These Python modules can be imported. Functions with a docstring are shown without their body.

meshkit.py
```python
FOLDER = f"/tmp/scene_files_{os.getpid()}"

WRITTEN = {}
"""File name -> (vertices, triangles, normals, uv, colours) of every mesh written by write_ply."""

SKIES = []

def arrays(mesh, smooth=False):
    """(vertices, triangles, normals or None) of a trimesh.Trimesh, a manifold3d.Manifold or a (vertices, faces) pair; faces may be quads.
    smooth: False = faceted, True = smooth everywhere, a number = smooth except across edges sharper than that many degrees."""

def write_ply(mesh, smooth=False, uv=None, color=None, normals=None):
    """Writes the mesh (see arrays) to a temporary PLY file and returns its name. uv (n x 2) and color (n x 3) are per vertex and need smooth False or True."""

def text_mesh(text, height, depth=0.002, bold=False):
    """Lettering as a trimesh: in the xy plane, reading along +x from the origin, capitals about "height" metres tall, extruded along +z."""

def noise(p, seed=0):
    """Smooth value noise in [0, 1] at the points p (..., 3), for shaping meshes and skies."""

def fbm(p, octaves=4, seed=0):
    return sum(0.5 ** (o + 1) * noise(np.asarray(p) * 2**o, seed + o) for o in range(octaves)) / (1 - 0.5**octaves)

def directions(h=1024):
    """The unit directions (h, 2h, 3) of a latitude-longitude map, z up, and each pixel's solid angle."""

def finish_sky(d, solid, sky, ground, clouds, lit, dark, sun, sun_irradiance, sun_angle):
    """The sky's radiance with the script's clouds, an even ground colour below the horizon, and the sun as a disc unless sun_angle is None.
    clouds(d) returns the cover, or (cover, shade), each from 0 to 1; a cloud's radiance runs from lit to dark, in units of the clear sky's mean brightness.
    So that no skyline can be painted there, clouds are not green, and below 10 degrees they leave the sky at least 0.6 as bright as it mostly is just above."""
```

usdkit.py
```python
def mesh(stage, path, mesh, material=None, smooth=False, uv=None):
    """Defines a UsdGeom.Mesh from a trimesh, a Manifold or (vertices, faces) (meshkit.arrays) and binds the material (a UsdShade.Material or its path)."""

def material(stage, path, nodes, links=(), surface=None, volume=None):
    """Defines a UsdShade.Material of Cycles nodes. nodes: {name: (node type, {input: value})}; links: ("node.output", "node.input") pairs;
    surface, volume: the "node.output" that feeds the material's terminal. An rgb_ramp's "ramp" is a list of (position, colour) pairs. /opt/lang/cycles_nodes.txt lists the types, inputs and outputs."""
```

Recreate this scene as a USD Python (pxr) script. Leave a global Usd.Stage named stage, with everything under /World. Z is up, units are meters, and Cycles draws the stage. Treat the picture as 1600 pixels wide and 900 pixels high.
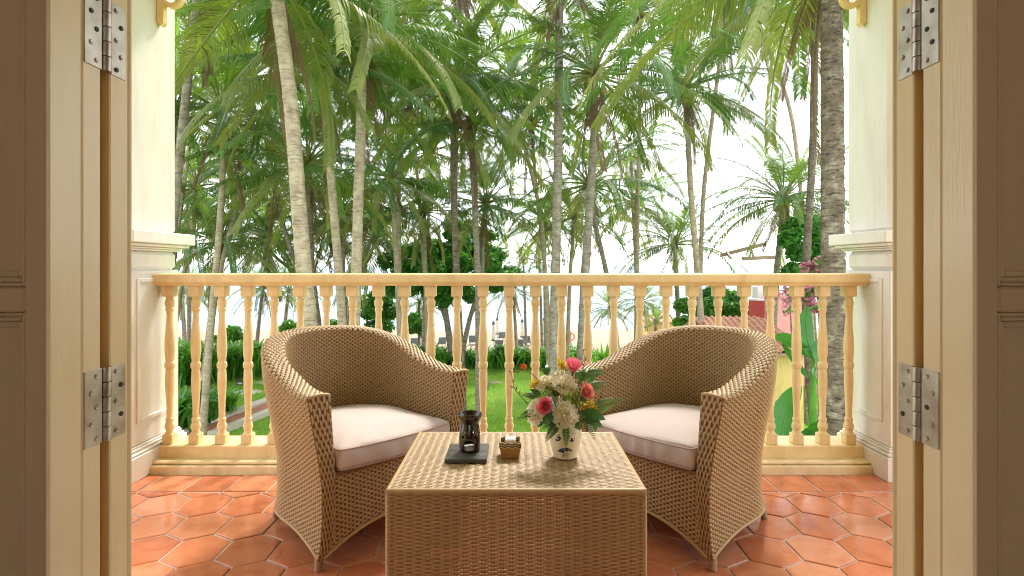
import math, random
import numpy as np, trimesh, usdkit, meshkit
from shapely.geometry import Polygon, Point, box as sbox
from shapely.ops import unary_union
from pxr import Usd, UsdGeom, UsdLux, UsdShade, Gf, Sdf

R = random.Random(7)
NR = np.random.RandomState(7)
stage = Usd.Stage.CreateInMemory()
UsdGeom.SetStageUpAxis(stage, 'Z')
UsdGeom.Xform.Define(stage, '/World')

# ------------------------------------------------------------------ camera, sky, sun
F, H, CX, CY = 900.0, 1.05, 804.0, 416.0          # focal length in photo pixels, eye height, vanishing point
cam = UsdGeom.Camera.Define(stage, '/World/camera')
cam.CreateHorizontalApertureAttr(36.0)
cam.CreateFocalLengthAttr(36.0 * F / 1600)
cam.CreateHorizontalApertureOffsetAttr((800 - CX) / 1600 * 36)
cam.CreateVerticalApertureOffsetAttr(-(450 - CY) / 1600 * 36)
cam.CreateClippingRangeAttr(Gf.Vec2f(0.05, 30000))
cam.AddTranslateOp().Set(Gf.Vec3d(0, 0, H))
cam.AddRotateXYZOp().Set(Gf.Vec3f(90, 0, 0))
cam.CreateExposureAttr(3.4)

SUN_EL, SUN_DIR = math.radians(52), (0.30, 0.95)
SUN_ROT = math.atan2(*SUN_DIR)
usdkit.material(stage, '/World/Looks/sky_light', {
    'sky': ('sky_texture', {'sky_type': 'single_scattering', 'sun_disc': False, 'sun_elevation': SUN_EL, 'sun_rotation': SUN_ROT, 'aerosol_density': 2.0}),
    'tc': ('texture_coordinate', {}),
    'n': ('noise_texture', {'scale': 2.2, 'detail': 6.0, 'roughness': 0.55}),
    'cover': ('map_range', {'from_min': 0.25, 'from_max': 0.6, 'to_min': 0.85, 'to_max': 0.97, 'clamp': True}),
    'n2': ('noise_texture', {'scale': 4.5, 'detail': 5.0}),
    'tone': ('rgb_ramp', {'ramp': [(0.3, (3.7, 3.85, 4.15)), (0.7, (4.6, 4.65, 4.8))]}),
    'mix': ('mix_color', {'use_clamp': False}),
    'bg': ('background_shader', {'strength': 0.055}),
}, [('tc.generated', 'n.vector'), ('tc.generated', 'n2.vector'), ('n.fac', 'cover.value'), ('cover.result', 'mix.fac'), ('n2.fac', 'tone.fac'),
    ('sky.color', 'mix.a'), ('tone.color', 'mix.b'), ('mix.result', 'bg.color')], surface='bg.background')
dome = UsdLux.DomeLight.Define(stage, '/World/sky')
UsdShade.MaterialBindingAPI.Apply(dome.GetPrim()).Bind(UsdShade.Material.Get(stage, '/World/Looks/sky_light'))
sun = UsdLux.DistantLight.Define(stage, '/World/sun')
sun.CreateIntensityAttr(0.14); sun.CreateAngleAttr(12.0); sun.CreateNormalizeAttr(True)
sun.CreateColorAttr(Gf.Vec3f(1.0, 0.95, 0.87))
hx, hy = np.array(SUN_DIR) / np.hypot(*SUN_DIR)
sd = np.array([hx * math.cos(SUN_EL), hy * math.cos(SUN_EL), math.sin(SUN_EL)])
sun.AddRotateXYZOp().Set(Gf.Vec3f(math.degrees(math.acos(sd[2])), 0, math.degrees(math.atan2(sd[0], -sd[1]))))

# ------------------------------------------------------------------ helpers
def px(x, y, Y):
    """The point at depth Y seen at photo pixel (x, y)."""
    return np.array([(x - CX) / F * Y, Y, H - (y - CY) / F * Y])

taken = {}
def free(path):
    n = taken.get(path, 0); taken[path] = n + 1
    return path if n == 0 else f'{path}_{n:03d}'

def meta(p, label=None, category=None, group=None, kind=None):
    for k, v in (('label', label), ('category', category), ('group', group), ('kind', kind)):
        if v: p.SetCustomDataByKey(k, v)

def P_(parent):
    return '/World' if parent is None else (parent if isinstance(parent, str) else str(parent.GetPath()))

def obj(name, mesh, mat, parent=None, smooth=False, label=None, category=None, group=None, kind=None, uv=None):
    if isinstance(mesh, MB): mesh = mesh.get()
    path = free(P_(parent) + '/' + name)
    m = usdkit.mesh(stage, path, mesh, '/World/Looks/' + mat, smooth=smooth, uv=uv)
    meta(m.GetPrim(), label, category, group, kind)
    return m.GetPrim()

def node(name, parent=None, loc=None, rotz=None, label=None, category=None, group=None, kind=None):
    x = UsdGeom.Xform.Define(stage, free(P_(parent) + '/' + name))
    if loc is not None: x.AddTranslateOp().Set(Gf.Vec3d(*map(float, loc)))
    if rotz: x.AddRotateZOp().Set(float(rotz))
    meta(x.GetPrim(), label, category, group, kind)
    return x.GetPrim()

class MB:
    """Collects vertices and triangles of one mesh."""
    def __init__(self): self.v, self.f, self.n = [], [], 0
    def add(self, v, f):
        v, f = np.asarray(v, float), np.asarray(f, int)
        if f.shape[1] == 4: f = np.vstack([f[:, [0, 1, 2]], f[:, [0, 2, 3]]])
        self.v.append(v); self.f.append(f + self.n); self.n += len(v)
        return self
    def tm(self, m): return self.add(m.vertices, m.faces)
    def get(self): return np.vstack(self.v), np.vstack(self.f)

def cbox(x0, x1, y0, y1, z0, z1, b=0.003):
    """A box with chamfered edges."""
    x0, x1 = sorted((x0, x1)); y0, y1 = sorted((y0, y1)); z0, z1 = sorted((z0, z1))
    b = min(b, 0.45 * min(x1 - x0, y1 - y0, z1 - z0))
    pts = []
    for sx in (0, 1):
        for sy in (0, 1):
            for sz in (0, 1):
                c = np.array([(x0, x1)[sx], (y0, y1)[sy], (z0, z1)[sz]])
                d = np.array([1 - 2 * sx, 1 - 2 * sy, 1 - 2 * sz]) * b
                for k in range(3):
                    e = d.copy(); e[k] = 0
                    pts.append(c + e)
    return trimesh.convex.convex_hull(np.array(pts))

def boxes(*bs, b=0.003):
    m = MB()
    for q in bs: m.tm(cbox(*q, b=b))
    return m

def grid_faces(a, b, closed=False):
    i, j = np.meshgrid(np.arange(a - 1), np.arange(b if closed else b - 1), indexing='ij')
    i, j = i.ravel(), j.ravel(); k = (j + 1) % b
    q = np.stack([i * b + j, i * b + k, (i + 1) * b + k, (i + 1) * b + j], 1)
    return np.vstack([q[:, [0, 1, 2]], q[:, [0, 2, 3]]])

def lathe(profile, n=24, at=(0, 0, 0), cap=True):
    p = np.array(profile, float); a = np.arange(n) * 2 * math.pi / n
    v = np.stack([p[:, 0:1] * np.cos(a), p[:, 0:1] * np.sin(a), np.repeat(p[:, 1:2], n, 1)], -1).reshape(-1, 3)
    f = grid_faces(len(p), n, True)
    return v + np.array(at), f

def tube(pts, rad, sides=8, cap=True):
    p = np.asarray(pts, float); rad = np.broadcast_to(np.asarray(rad, float), (len(p),))
    t = np.gradient(p, axis=0); t /= np.linalg.norm(t, axis=1, keepdims=True) + 1e-12
    ref = np.array([0, 0, 1.0]) if abs(t[:, 2]).mean() < 0.8 else np.array([0, 1.0, 0])
    a = np.cross(t, ref); a /= np.linalg.norm(a, axis=1, keepdims=True) + 1e-12
    b = np.cross(t, a); th = np.arange(sides) * 2 * math.pi / sides
    v = p[:, None] + rad[:, None, None] * (np.cos(th)[None, :, None] * a[:, None] + np.sin(th)[None, :, None] * b[:, None])
    v = v.reshape(-1, 3); f = grid_faces(len(p), sides, True)[:, ::-1]
    if cap:
        n = len(v); v = np.vstack([v, p[:1], p[-1:]]); j = np.arange(sides); k = (j + 1) % sides; o = (len(p) - 1) * sides
        f = np.vstack([f, np.stack([np.full(sides, n), k, j], 1)[:, ::-1], np.stack([np.full(sides, n + 1), o + j, o + k], 1)[:, ::-1]])
    return v, f

def ribbon(pts, widths, side, fold=0.0, up=(0, 0, 1)):
    """A leaf along a centre line: widths either way along SIDE, the edges lifted by FOLD times the width along UP."""
    p = np.asarray(pts, float); w = np.asarray(widths, float)[:, None]; s = np.broadcast_to(np.asarray(side, float), p.shape); u = np.broadcast_to(np.asarray(up, float), p.shape)
    v = np.stack([p - s * w + u * w * fold, p, p + s * w + u * w * fold], 1).reshape(-1, 3)
    return v, grid_faces(len(p), 3)

def unit(v): v = np.asarray(v, float); return v / (np.linalg.norm(v) + 1e-12)

def extrude(poly, z0, z1):
    ms = []
    for g in getattr(poly, 'geoms', [poly]):
        m = trimesh.creation.extrude_polygon(g, z1 - z0, engine='earcut'); m.apply_translation([0, 0, z0]); ms.append(m)
    return trimesh.util.concatenate(ms)

# ------------------------------------------------------------------ materials
def mat(name, nodes, links=(), surface='p.BSDF', **k):
    usdkit.material(stage, '/World/Looks/' + name, nodes, links, surface=surface, **k)

def paint(name, c, c2=None, rough=0.45, scale=3.0, bump=0.15, bscale=60.0, spec=0.5, stretch=(1, 1, 1), grime=0.0):
    """Paint or plaster: two close tones in soft patches, and a fine relief."""
    c2 = c2 or tuple(0.9 * x for x in c)
    mat(name, {
        'g': ('geometry', {}), 'mp': ('mapping', {'scale': stretch}),
        'n': ('noise_texture', {'scale': scale, 'detail': 6.0, 'roughness': 0.6}),
        'r': ('rgb_ramp', {'ramp': [(0.3, c2), (0.62, c)]}),
        'b': ('noise_texture', {'scale': bscale, 'detail': 4.0}),
        'bp': ('bump', {'strength': bump, 'distance': 0.004}),
        'rr': ('map_range', {'from_min': 0.3, 'from_max': 0.7, 'to_min': rough * 0.8, 'to_max': rough * 1.2}),
        'gm': ('mapping', {'scale': (9, 9, 1.6)}), 'gn': ('noise_texture', {'scale': 1.0, 'detail': 7.0, 'roughness': 0.7}),
        'gr': ('rgb_ramp', {'ramp': [(0.30, (0.62, 0.55, 0.44)), (0.52, (1, 1, 1))]}), 'gx': ('mix_color', {'blend_type': 'multiply', 'fac': grime}),
        'p': ('principled_bsdf', {'specular_ior_level': spec})},
        [('g.position', 'mp.vector'), ('mp.vector', 'n.vector'), ('mp.vector', 'b.vector'), ('n.fac', 'r.fac'), ('r.color', 'gx.a'), ('g.position', 'gm.vector'), ('gm.vector', 'gn.vector'), ('gn.fac', 'gr.fac'), ('gr.color', 'gx.b'), ('gx.result', 'p.base_color'), ('b.fac', 'bp.height'), ('bp.normal', 'p.normal'), ('n.fac', 'rr.value'), ('rr.result', 'p.roughness')])

paint('pillar_plaster', (0.76, 0.735, 0.68), (0.71, 0.68, 0.61), 0.6, 2.5, 0.10, 45, grime=0.28)
paint('rail_paint', (0.83, 0.66, 0.36), (0.76, 0.57, 0.28), 0.35, 9, 0.14, 50, grime=0.4)
paint('plinth_paint', (0.82, 0.68, 0.42), (0.74, 0.58, 0.33), 0.5, 4, 0.15, 40, grime=0.6)
paint('door_paint', (0.82, 0.67, 0.43), (0.79, 0.635, 0.40), 0.2, 3, 0.14, 26, stretch=(6, 6, 0.8))
paint('frame_paint', (0.80, 0.63, 0.37), (0.76, 0.59, 0.33), 0.25, 3, 0.14, 26, stretch=(6, 6, 0.8))
paint('ochre_paint', (0.62, 0.36, 0.08), (0.56, 0.32, 0.07), 0.5, 4)
paint('room_plaster', (0.80, 0.56, 0.27), (0.77, 0.53, 0.24), 0.7, 2)
paint('room_wood', (0.50, 0.30, 0.15), (0.42, 0.24, 0.11), 0.35, 5)
paint('bracket_paint', (0.80, 0.60, 0.28), (0.74, 0.52, 0.22), 0.4, 8)
paint('grout', (0.50, 0.38, 0.28), (0.33, 0.23, 0.16), 0.8, 9, 0.5, 120)
paint('cushion_cloth', (0.53, 0.45, 0.42), (0.49, 0.41, 0.38), 0.9, 3, 0.3, 420, spec=0.2)
paint('cushion_piping', (0.46, 0.33, 0.29), None, 0.9, 20, spec=0.2)
paint('white_paint', (0.8, 0.8, 0.78), (0.72, 0.72, 0.7), 0.5, 3)
paint('yellow_wall', (0.66, 0.48, 0.17), (0.54, 0.39, 0.13), 0.7, 1.2, grime=0.8)
paint('red_wall', (0.50, 0.07, 0.07), (0.44, 0.06, 0.06), 0.7, 1)
paint('pink_wall', (0.62, 0.24, 0.25), (0.54, 0.19, 0.20), 0.7, 1, grime=0.6)
paint('roof_clay', (0.55, 0.27, 0.17), (0.36, 0.16, 0.10), 0.7, 3, grime=0.8)
paint('pale_stone', (0.66, 0.60, 0.50), (0.52, 0.46, 0.37), 0.8, 1.5, 0.4, 20)
paint('path_brick', (0.50, 0.22, 0.13), (0.40, 0.17, 0.10), 0.8, 4)
paint('sand', (0.30, 0.225, 0.15), (0.255, 0.185, 0.12), 0.9, 0.35, 0.6, 3)
paint('bare_soil', (0.42, 0.36, 0.24), (0.30, 0.27, 0.14), 0.9, 1.5, 0.5, 12)
paint('black_plastic', (0.025, 0.025, 0.03), None, 0.4)
paint('lounger_grey', (0.16, 0.20, 0.20), (0.12, 0.15, 0.15), 0.6)
paint('canvas_cream', (0.55, 0.50, 0.38), (0.46, 0.42, 0.31), 0.8)
paint('canvas_band', (0.05, 0.06, 0.06), None, 0.7)
paint('life_ring', (0.70, 0.14, 0.05), None, 0.5)
paint('old_wood', (0.30, 0.22, 0.15), (0.20, 0.14, 0.09), 0.7, 4)
paint('leg_wood', (0.34, 0.23, 0.13), (0.27, 0.17, 0.09), 0.5, 14)
paint('slate', (0.075, 0.075, 0.07), (0.035, 0.035, 0.035), 0.35, 22, 0.4, 60)
paint('black_glaze', (0.010, 0.008, 0.007), (0.02, 0.012, 0.007), 0.07, 30, 0.05, 60, spec=0.8)
paint('wax', (0.80, 0.74, 0.62), None, 0.5)
paint('tin', (0.5, 0.5, 0.5), None, 0.3)
paint('box_wood', (0.42, 0.22, 0.06), (0.30, 0.14, 0.035), 0.35, 30, 0.3, 80, stretch=(1, 1, 4))
paint('box_rim', (0.62, 0.46, 0.24), (0.5, 0.34, 0.15), 0.35, 30)
paint('box_dark', (0.06, 0.03, 0.015), None, 0.5)
paint('white_card', (0.80, 0.82, 0.84), None, 0.5)
paint('vase_glaze', (0.72, 0.63, 0.45), (0.62, 0.52, 0.34), 0.15, 22, 0.05, 60)
paint('vase_ink', (0.02, 0.03, 0.07), (0.05, 0.06, 0.10), 0.2, 40)
paint('stem_green', (0.10, 0.17, 0.05), (0.07, 0.12, 0.03), 0.5, 30)
paint('twig_brown', (0.20, 0.10, 0.045), (0.12, 0.06, 0.03), 0.6, 40)
paint('coconut', (0.22, 0.20, 0.05), (0.30, 0.18, 0.05), 0.5, 8)
paint('screw_dark', (0.05, 0.04, 0.03), None, 0.5)
mat('steel', {
    'g': ('geometry', {}), 'mp': ('mapping', {'scale': (30, 30, 260)}), 'n': ('noise_texture', {'scale': 1.0, 'detail': 4.0}),
    'n2': ('noise_texture', {'scale': 22.0, 'detail': 5.0}), 'r': ('rgb_ramp', {'ramp': [(0.3, (0.40, 0.34, 0.27)), (0.7, (0.62, 0.57, 0.50))]}),
    'rr': ('map_range', {'to_min': 0.28, 'to_max': 0.5}), 'bp': ('bump', {'strength': 0.08, 'distance': 0.002}), 'p': ('principled_bsdf', {'metallic': 0.9})},
    [('g.position', 'mp.vector'), ('mp.vector', 'n.vector'), ('g.position', 'n2.vector'), ('n2.fac', 'r.fac'), ('r.color', 'p.base_color'), ('n2.fac', 'rr.value'), ('rr.result', 'p.roughness'), ('n.fac', 'bp.height'), ('bp.normal', 'p.normal')])
for i, (c, c2) in enumerate([((0.52, 0.17, 0.08), (0.39, 0.105, 0.045)), ((0.57, 0.21, 0.105), (0.46, 0.14, 0.062)), ((0.46, 0.135, 0.06), (0.33, 0.085, 0.036)), ((0.55, 0.23, 0.13), (0.46, 0.16, 0.08))]):
    mat(f'terracotta_{i}', {
        'g': ('geometry', {}), 'n': ('noise_texture', {'scale': 7.0 + i, 'detail': 6.0, 'roughness': 0.65, 'distortion': 0.6}),
        'r': ('rgb_ramp', {'ramp': [(0.28, c2), (0.5, c), (0.75, tuple(1.1 * x + 0.02 for x in c))]}),
        'n2': ('noise_texture', {'scale': 3.0, 'detail': 5.0}), 'rr': ('map_range', {'from_min': 0.3, 'from_max': 0.7, 'to_min': 0.06, 'to_max': 0.20}),
        'b': ('noise_texture', {'scale': 26.0, 'detail': 4.0}), 'bp': ('bump', {'strength': 0.12, 'distance': 0.006}), 'p': ('principled_bsdf', {'specular_ior_level': 0.5})},
        [('g.position', 'n.vector'), ('g.position', 'n2.vector'), ('g.position', 'b.vector'), ('n.fac', 'r.fac'), ('r.color', 'p.base_color'), ('n2.fac', 'rr.value'), ('rr.result', 'p.roughness'), ('b.fac', 'bp.height'), ('bp.normal', 'p.normal')])
def wicker(name, c, rough=0.38):
    lo, hi = tuple(0.62 * x for x in c), tuple(1.25 * x for x in c)
    mat(name, {
        'g': ('geometry', {}), 'r': ('rgb_ramp', {'ramp': [(0.0, lo), (0.5, c), (1.0, hi)]}),
        'n': ('noise_texture', {'scale': 240.0, 'detail': 3.0}), 'bp': ('bump', {'strength': 0.15, 'distance': 0.001}),
        'p': ('principled_bsdf', {'roughness': rough, 'specular_ior_level': 0.4})},
        [('g.random_per_island', 'r.fac'), ('r.color', 'p.base_color'), ('g.position', 'n.vector'), ('n.fac', 'bp.height'), ('bp.normal', 'p.normal')])
wicker('wicker', (0.69, 0.465, 0.225), 0.46)
wicker('wicker_stake', (0.46, 0.27, 0.115))
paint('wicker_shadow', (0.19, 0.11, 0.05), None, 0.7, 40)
def leaf(name, c, c2, rough=0.4, trans=0.35, scale=0.7, tint=(1.25, 1.2, 0.45)):
    mat(name, {
        'g': ('geometry', {}), 'oi': ('object_info', {}), 'n': ('noise_texture', {'scale': scale, 'detail': 5.0, 'roughness': 0.6}),
        'ad': ('math', {'math_type': 'multiply_add', 'value2': 0.35, 'value3': -0.175}), 'sm': ('math', {'math_type': 'add'}),
        'r': ('rgb_ramp', {'ramp': [(0.3, c2), (0.7, c)]}),
        'tn': ('mix_color', {'blend_type': 'multiply', 'fac': 1.0, 'b': tint, 'use_clamp': False}),
        'p': ('principled_bsdf', {'roughness': rough, 'specular_ior_level': 0.5}), 't': ('translucent_bsdf', {}), 'm': ('mix_closure', {'fac': trans})},
        [('g.position', 'n.vector'), ('g.random_per_island', 'ad.value1'), ('ad.value', 'sm.value1'), ('n.fac', 'sm.value2'), ('sm.value', 'r.fac'), ('r.color', 'p.base_color'), ('r.color', 'tn.a'), ('tn.result', 't.color'), ('p.BSDF', 'm.closure1'), ('t.BSDF', 'm.closure2')], surface='m.closure')
leaf('frond_young', (0.31, 0.44, 0.07), (0.18, 0.31, 0.045), 0.36, 0.5)
leaf('frond_green', (0.24, 0.37, 0.08), (0.11, 0.22, 0.045), 0.34, 0.48)
leaf('frond_deep', (0.16, 0.28, 0.085), (0.07, 0.155, 0.045), 0.33, 0.42)
leaf('frond_old', (0.34, 0.34, 0.09), (0.18, 0.22, 0.055), 0.38, 0.42)
leaf('frond_dead', (0.24, 0.15, 0.08), (0.16, 0.095, 0.045), 0.7, 0.2)
leaf('broad_leaf', (0.15, 0.39, 0.05), (0.07, 0.24, 0.035), 0.35, 0.42)
leaf('bright_leaf', (0.19, 0.42, 0.05), (0.10, 0.28, 0.035), 0.4, 0.4)
leaf('hedge_leaf', (0.21, 0.48, 0.05), (0.11, 0.32, 0.035), 0.4, 0.42)
leaf('banana_leaf', (0.08, 0.27, 0.05), (0.05, 0.19, 0.035), 0.3, 0.4)
leaf('pink_bract', (0.78, 0.36, 0.46), (0.66, 0.24, 0.35), 0.7, 0.4, tint=(1, 0.9, 0.9))
leaf('bouquet_leaf', (0.09, 0.24, 0.05), (0.045, 0.14, 0.03), 0.35, 0.25, 40)
leaf('fern_leaf', (0.14, 0.30, 0.09), (0.07, 0.18, 0.06), 0.45, 0.3, 40)
leaf('silver_fern', (0.26, 0.36, 0.22), (0.15, 0.25, 0.13), 0.5, 0.3, 40)
leaf('filler_green', (0.42, 0.45, 0.08), (0.24, 0.30, 0.05), 0.5, 0.35, 60)
leaf('rose_pink', (0.92, 0.42, 0.48), (0.86, 0.27, 0.35), 0.55, 0.4, 50, (1, 0.7, 0.7))
leaf('rose_peach', (0.90, 0.46, 0.40), (0.80, 0.32, 0.29), 0.55, 0.4, 50, (1, 0.7, 0.7))
leaf('petal_white', (0.93, 0.91, 0.82), (0.90, 0.86, 0.74), 0.6, 0.6, 50, (1, 0.95, 0.8))
leaf('orange_bud', (0.75, 0.20, 0.03), (0.6, 0.12, 0.02), 0.5, 0.2, 50)
leaf('yellow_petal', (0.75, 0.58, 0.06), (0.6, 0.44, 0.04), 0.5, 0.3, 50)
def bark(name, c, c2, lich, ring):
    mat(name, {
        'g': ('geometry', {}), 'n': ('noise_texture', {'scale': 5.0, 'detail': 8.0, 'roughness': 0.7}), 'mp': ('mapping', {'scale': (2.0, 2.0, 9.0)}),
        'n2': ('noise_texture', {'scale': 3.0, 'detail': 6.0, 'roughness': 0.65}), 'r': ('rgb_ramp', {'ramp': [(0.32, c2), (0.52, c), (0.70, lich)]}),
        'w': ('rgb_ramp', {'ramp': [(0.36, tuple(0.45 * x for x in c2)), (0.5, (1, 1, 1))]}), 'mx': ('mix_color', {'blend_type': 'multiply', 'fac': ring}),
        'bp': ('bump', {'strength': 0.6, 'distance': 0.03}), 'p': ('principled_bsdf', {'roughness': 0.85, 'specular_ior_level': 0.25})},
        [('g.position', 'n.vector'), ('g.position', 'mp.vector'), ('mp.vector', 'n2.vector'), ('n.fac', 'r.fac'), ('n2.fac', 'w.fac'), ('r.color', 'mx.a'), ('w.color', 'mx.b'), ('mx.result', 'p.base_color'), ('n2.fac', 'bp.height'), ('bp.normal', 'p.normal')])
bark('bark_pale', (0.36, 0.29, 0.20), (0.24, 0.185, 0.12), (0.46, 0.40, 0.28), 0.45)
bark('bark_grey', (0.25, 0.21, 0.16), (0.15, 0.12, 0.085), (0.34, 0.31, 0.24), 0.6)
bark('bark_dark', (0.15, 0.115, 0.08), (0.085, 0.06, 0.042), (0.27, 0.24, 0.18), 0.6)
bark('bark_rough', (0.17, 0.13, 0.09), (0.085, 0.062, 0.045), (0.36, 0.33, 0.25), 0.8)
mat('turf', {
    'g': ('geometry', {}), 'n': ('noise_texture', {'scale': 0.35, 'detail': 6.0, 'roughness': 0.65}), 'n2': ('noise_texture', {'scale': 9.0, 'detail': 5.0, 'roughness': 0.7}),
    'r': ('rgb_ramp', {'ramp': [(0.25, (0.16, 0.31, 0.035)), (0.5, (0.25, 0.42, 0.06)), (0.72, (0.38, 0.46, 0.12))]}),
    'r2': ('rgb_ramp', {'ramp': [(0.3, (0.45, 0.55, 0.4)), (0.7, (1.25, 1.25, 1.2))]}), 'mx': ('mix_color', {'blend_type': 'multiply', 'fac': 1.0, 'use_clamp': False}),
    'bp': ('bump', {'strength': 0.8, 'distance': 0.08}), 'p': ('principled_bsdf', {'roughness': 0.9, 'specular_ior_level': 0.2})},
    [('g.position', 'n.vector'), ('g.position', 'n2.vector'), ('n.fac', 'r.fac'), ('n2.fac', 'r2.fac'), ('r.color', 'mx.a'), ('r2.color', 'mx.b'), ('mx.result', 'p.base_color'), ('n2.fac', 'bp.height'), ('bp.normal', 'p.normal')])
mat('sea_water', {
    'g': ('geometry', {}), 'mp': ('mapping', {'scale': (0.12, 0.5, 1.0)}), 'n': ('noise_texture', {'scale': 1.0, 'detail': 5.0}), 'bp': ('bump', {'strength': 0.8, 'distance': 0.6}),
    'p': ('principled_bsdf', {'base_color': (0.24, 0.31, 0.35), 'roughness': 0.6, 'ior': 1.33, 'specular_ior_level': 0.2})},
    [('g.position', 'mp.vector'), ('mp.vector', 'n.vector'), ('n.fac', 'bp.height'), ('bp.normal', 'p.normal')])

# ------------------------------------------------------------------ ground, beach, sea
LAWN = -4.95
def sheet(x0, x1, y0, y1, nx, ny, zf):
    x, y = np.meshgrid(np.linspace(x0, x1, nx), np.linspace(y0, y1, ny), indexing='ij')
    return np.stack([x, y, zf(x, y)], -1).reshape(-1, 3), grid_faces(nx, ny)
def bumps(x, y, a, s): return a * (meshkit.fbm(np.stack([x * s, y * s, 0 * x], -1), 3, 5) - 0.5)
obj('lawn', sheet(-70, 70, -8, 34.8, 120, 60, lambda x, y: LAWN + bumps(x, y, 0.14, 0.2)), 'turf', kind='structure', smooth=True)
obj('beach', sheet(-160, 160, 34.0, 78, 120, 40, lambda x, y: np.interp(y, [34, 36, 42, 58, 78], [LAWN - 0.12, LAWN - 0.15, -5.6, -6.4, -7.25]) + bumps(x, y, 0.22, 0.25)), 'sand', kind='structure', smooth=True)
obj('sea', sheet(-9000, 9000, 60, 22000, 8, 8, lambda x, y: 0 * x - 7.0), 'sea_water', kind='structure')

def grass_mesh(n, seed):
    r = np.random.RandomState(seed); Y = 13 + 21.6 * r.rand(n) ** .8; X = (r.rand(n) - .5) * Y * 1.35
    o = np.stack([X, Y, LAWN + bumps(X, Y, 0.14, 0.2) - .01], -1); a = r.uniform(0, 6.283, n); s = np.stack([np.cos(a), np.sin(a), 0 * a], -1); h = r.uniform(.035, .10, n)[:, None] * (0.6 + .8 * meshkit.noise(o * .6, 9))[:, None]
    lean = np.stack([r.normal(0, .5, n), r.normal(0, .5, n), np.ones(n)], -1)
    v = np.stack([o - s * .012, o + s * .012, o + lean * h], 1).reshape(-1, 3)
    return v, np.arange(3 * n).reshape(-1, 3)
leaf('grass_blade', (0.38, 0.58, 0.08), (0.22, 0.43, 0.05), 0.6, 0.45)
obj('grass', grass_mesh(260000, 4), 'grass_blade', kind='stuff', label='short bright grass of the lawn', category='grass')

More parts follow.
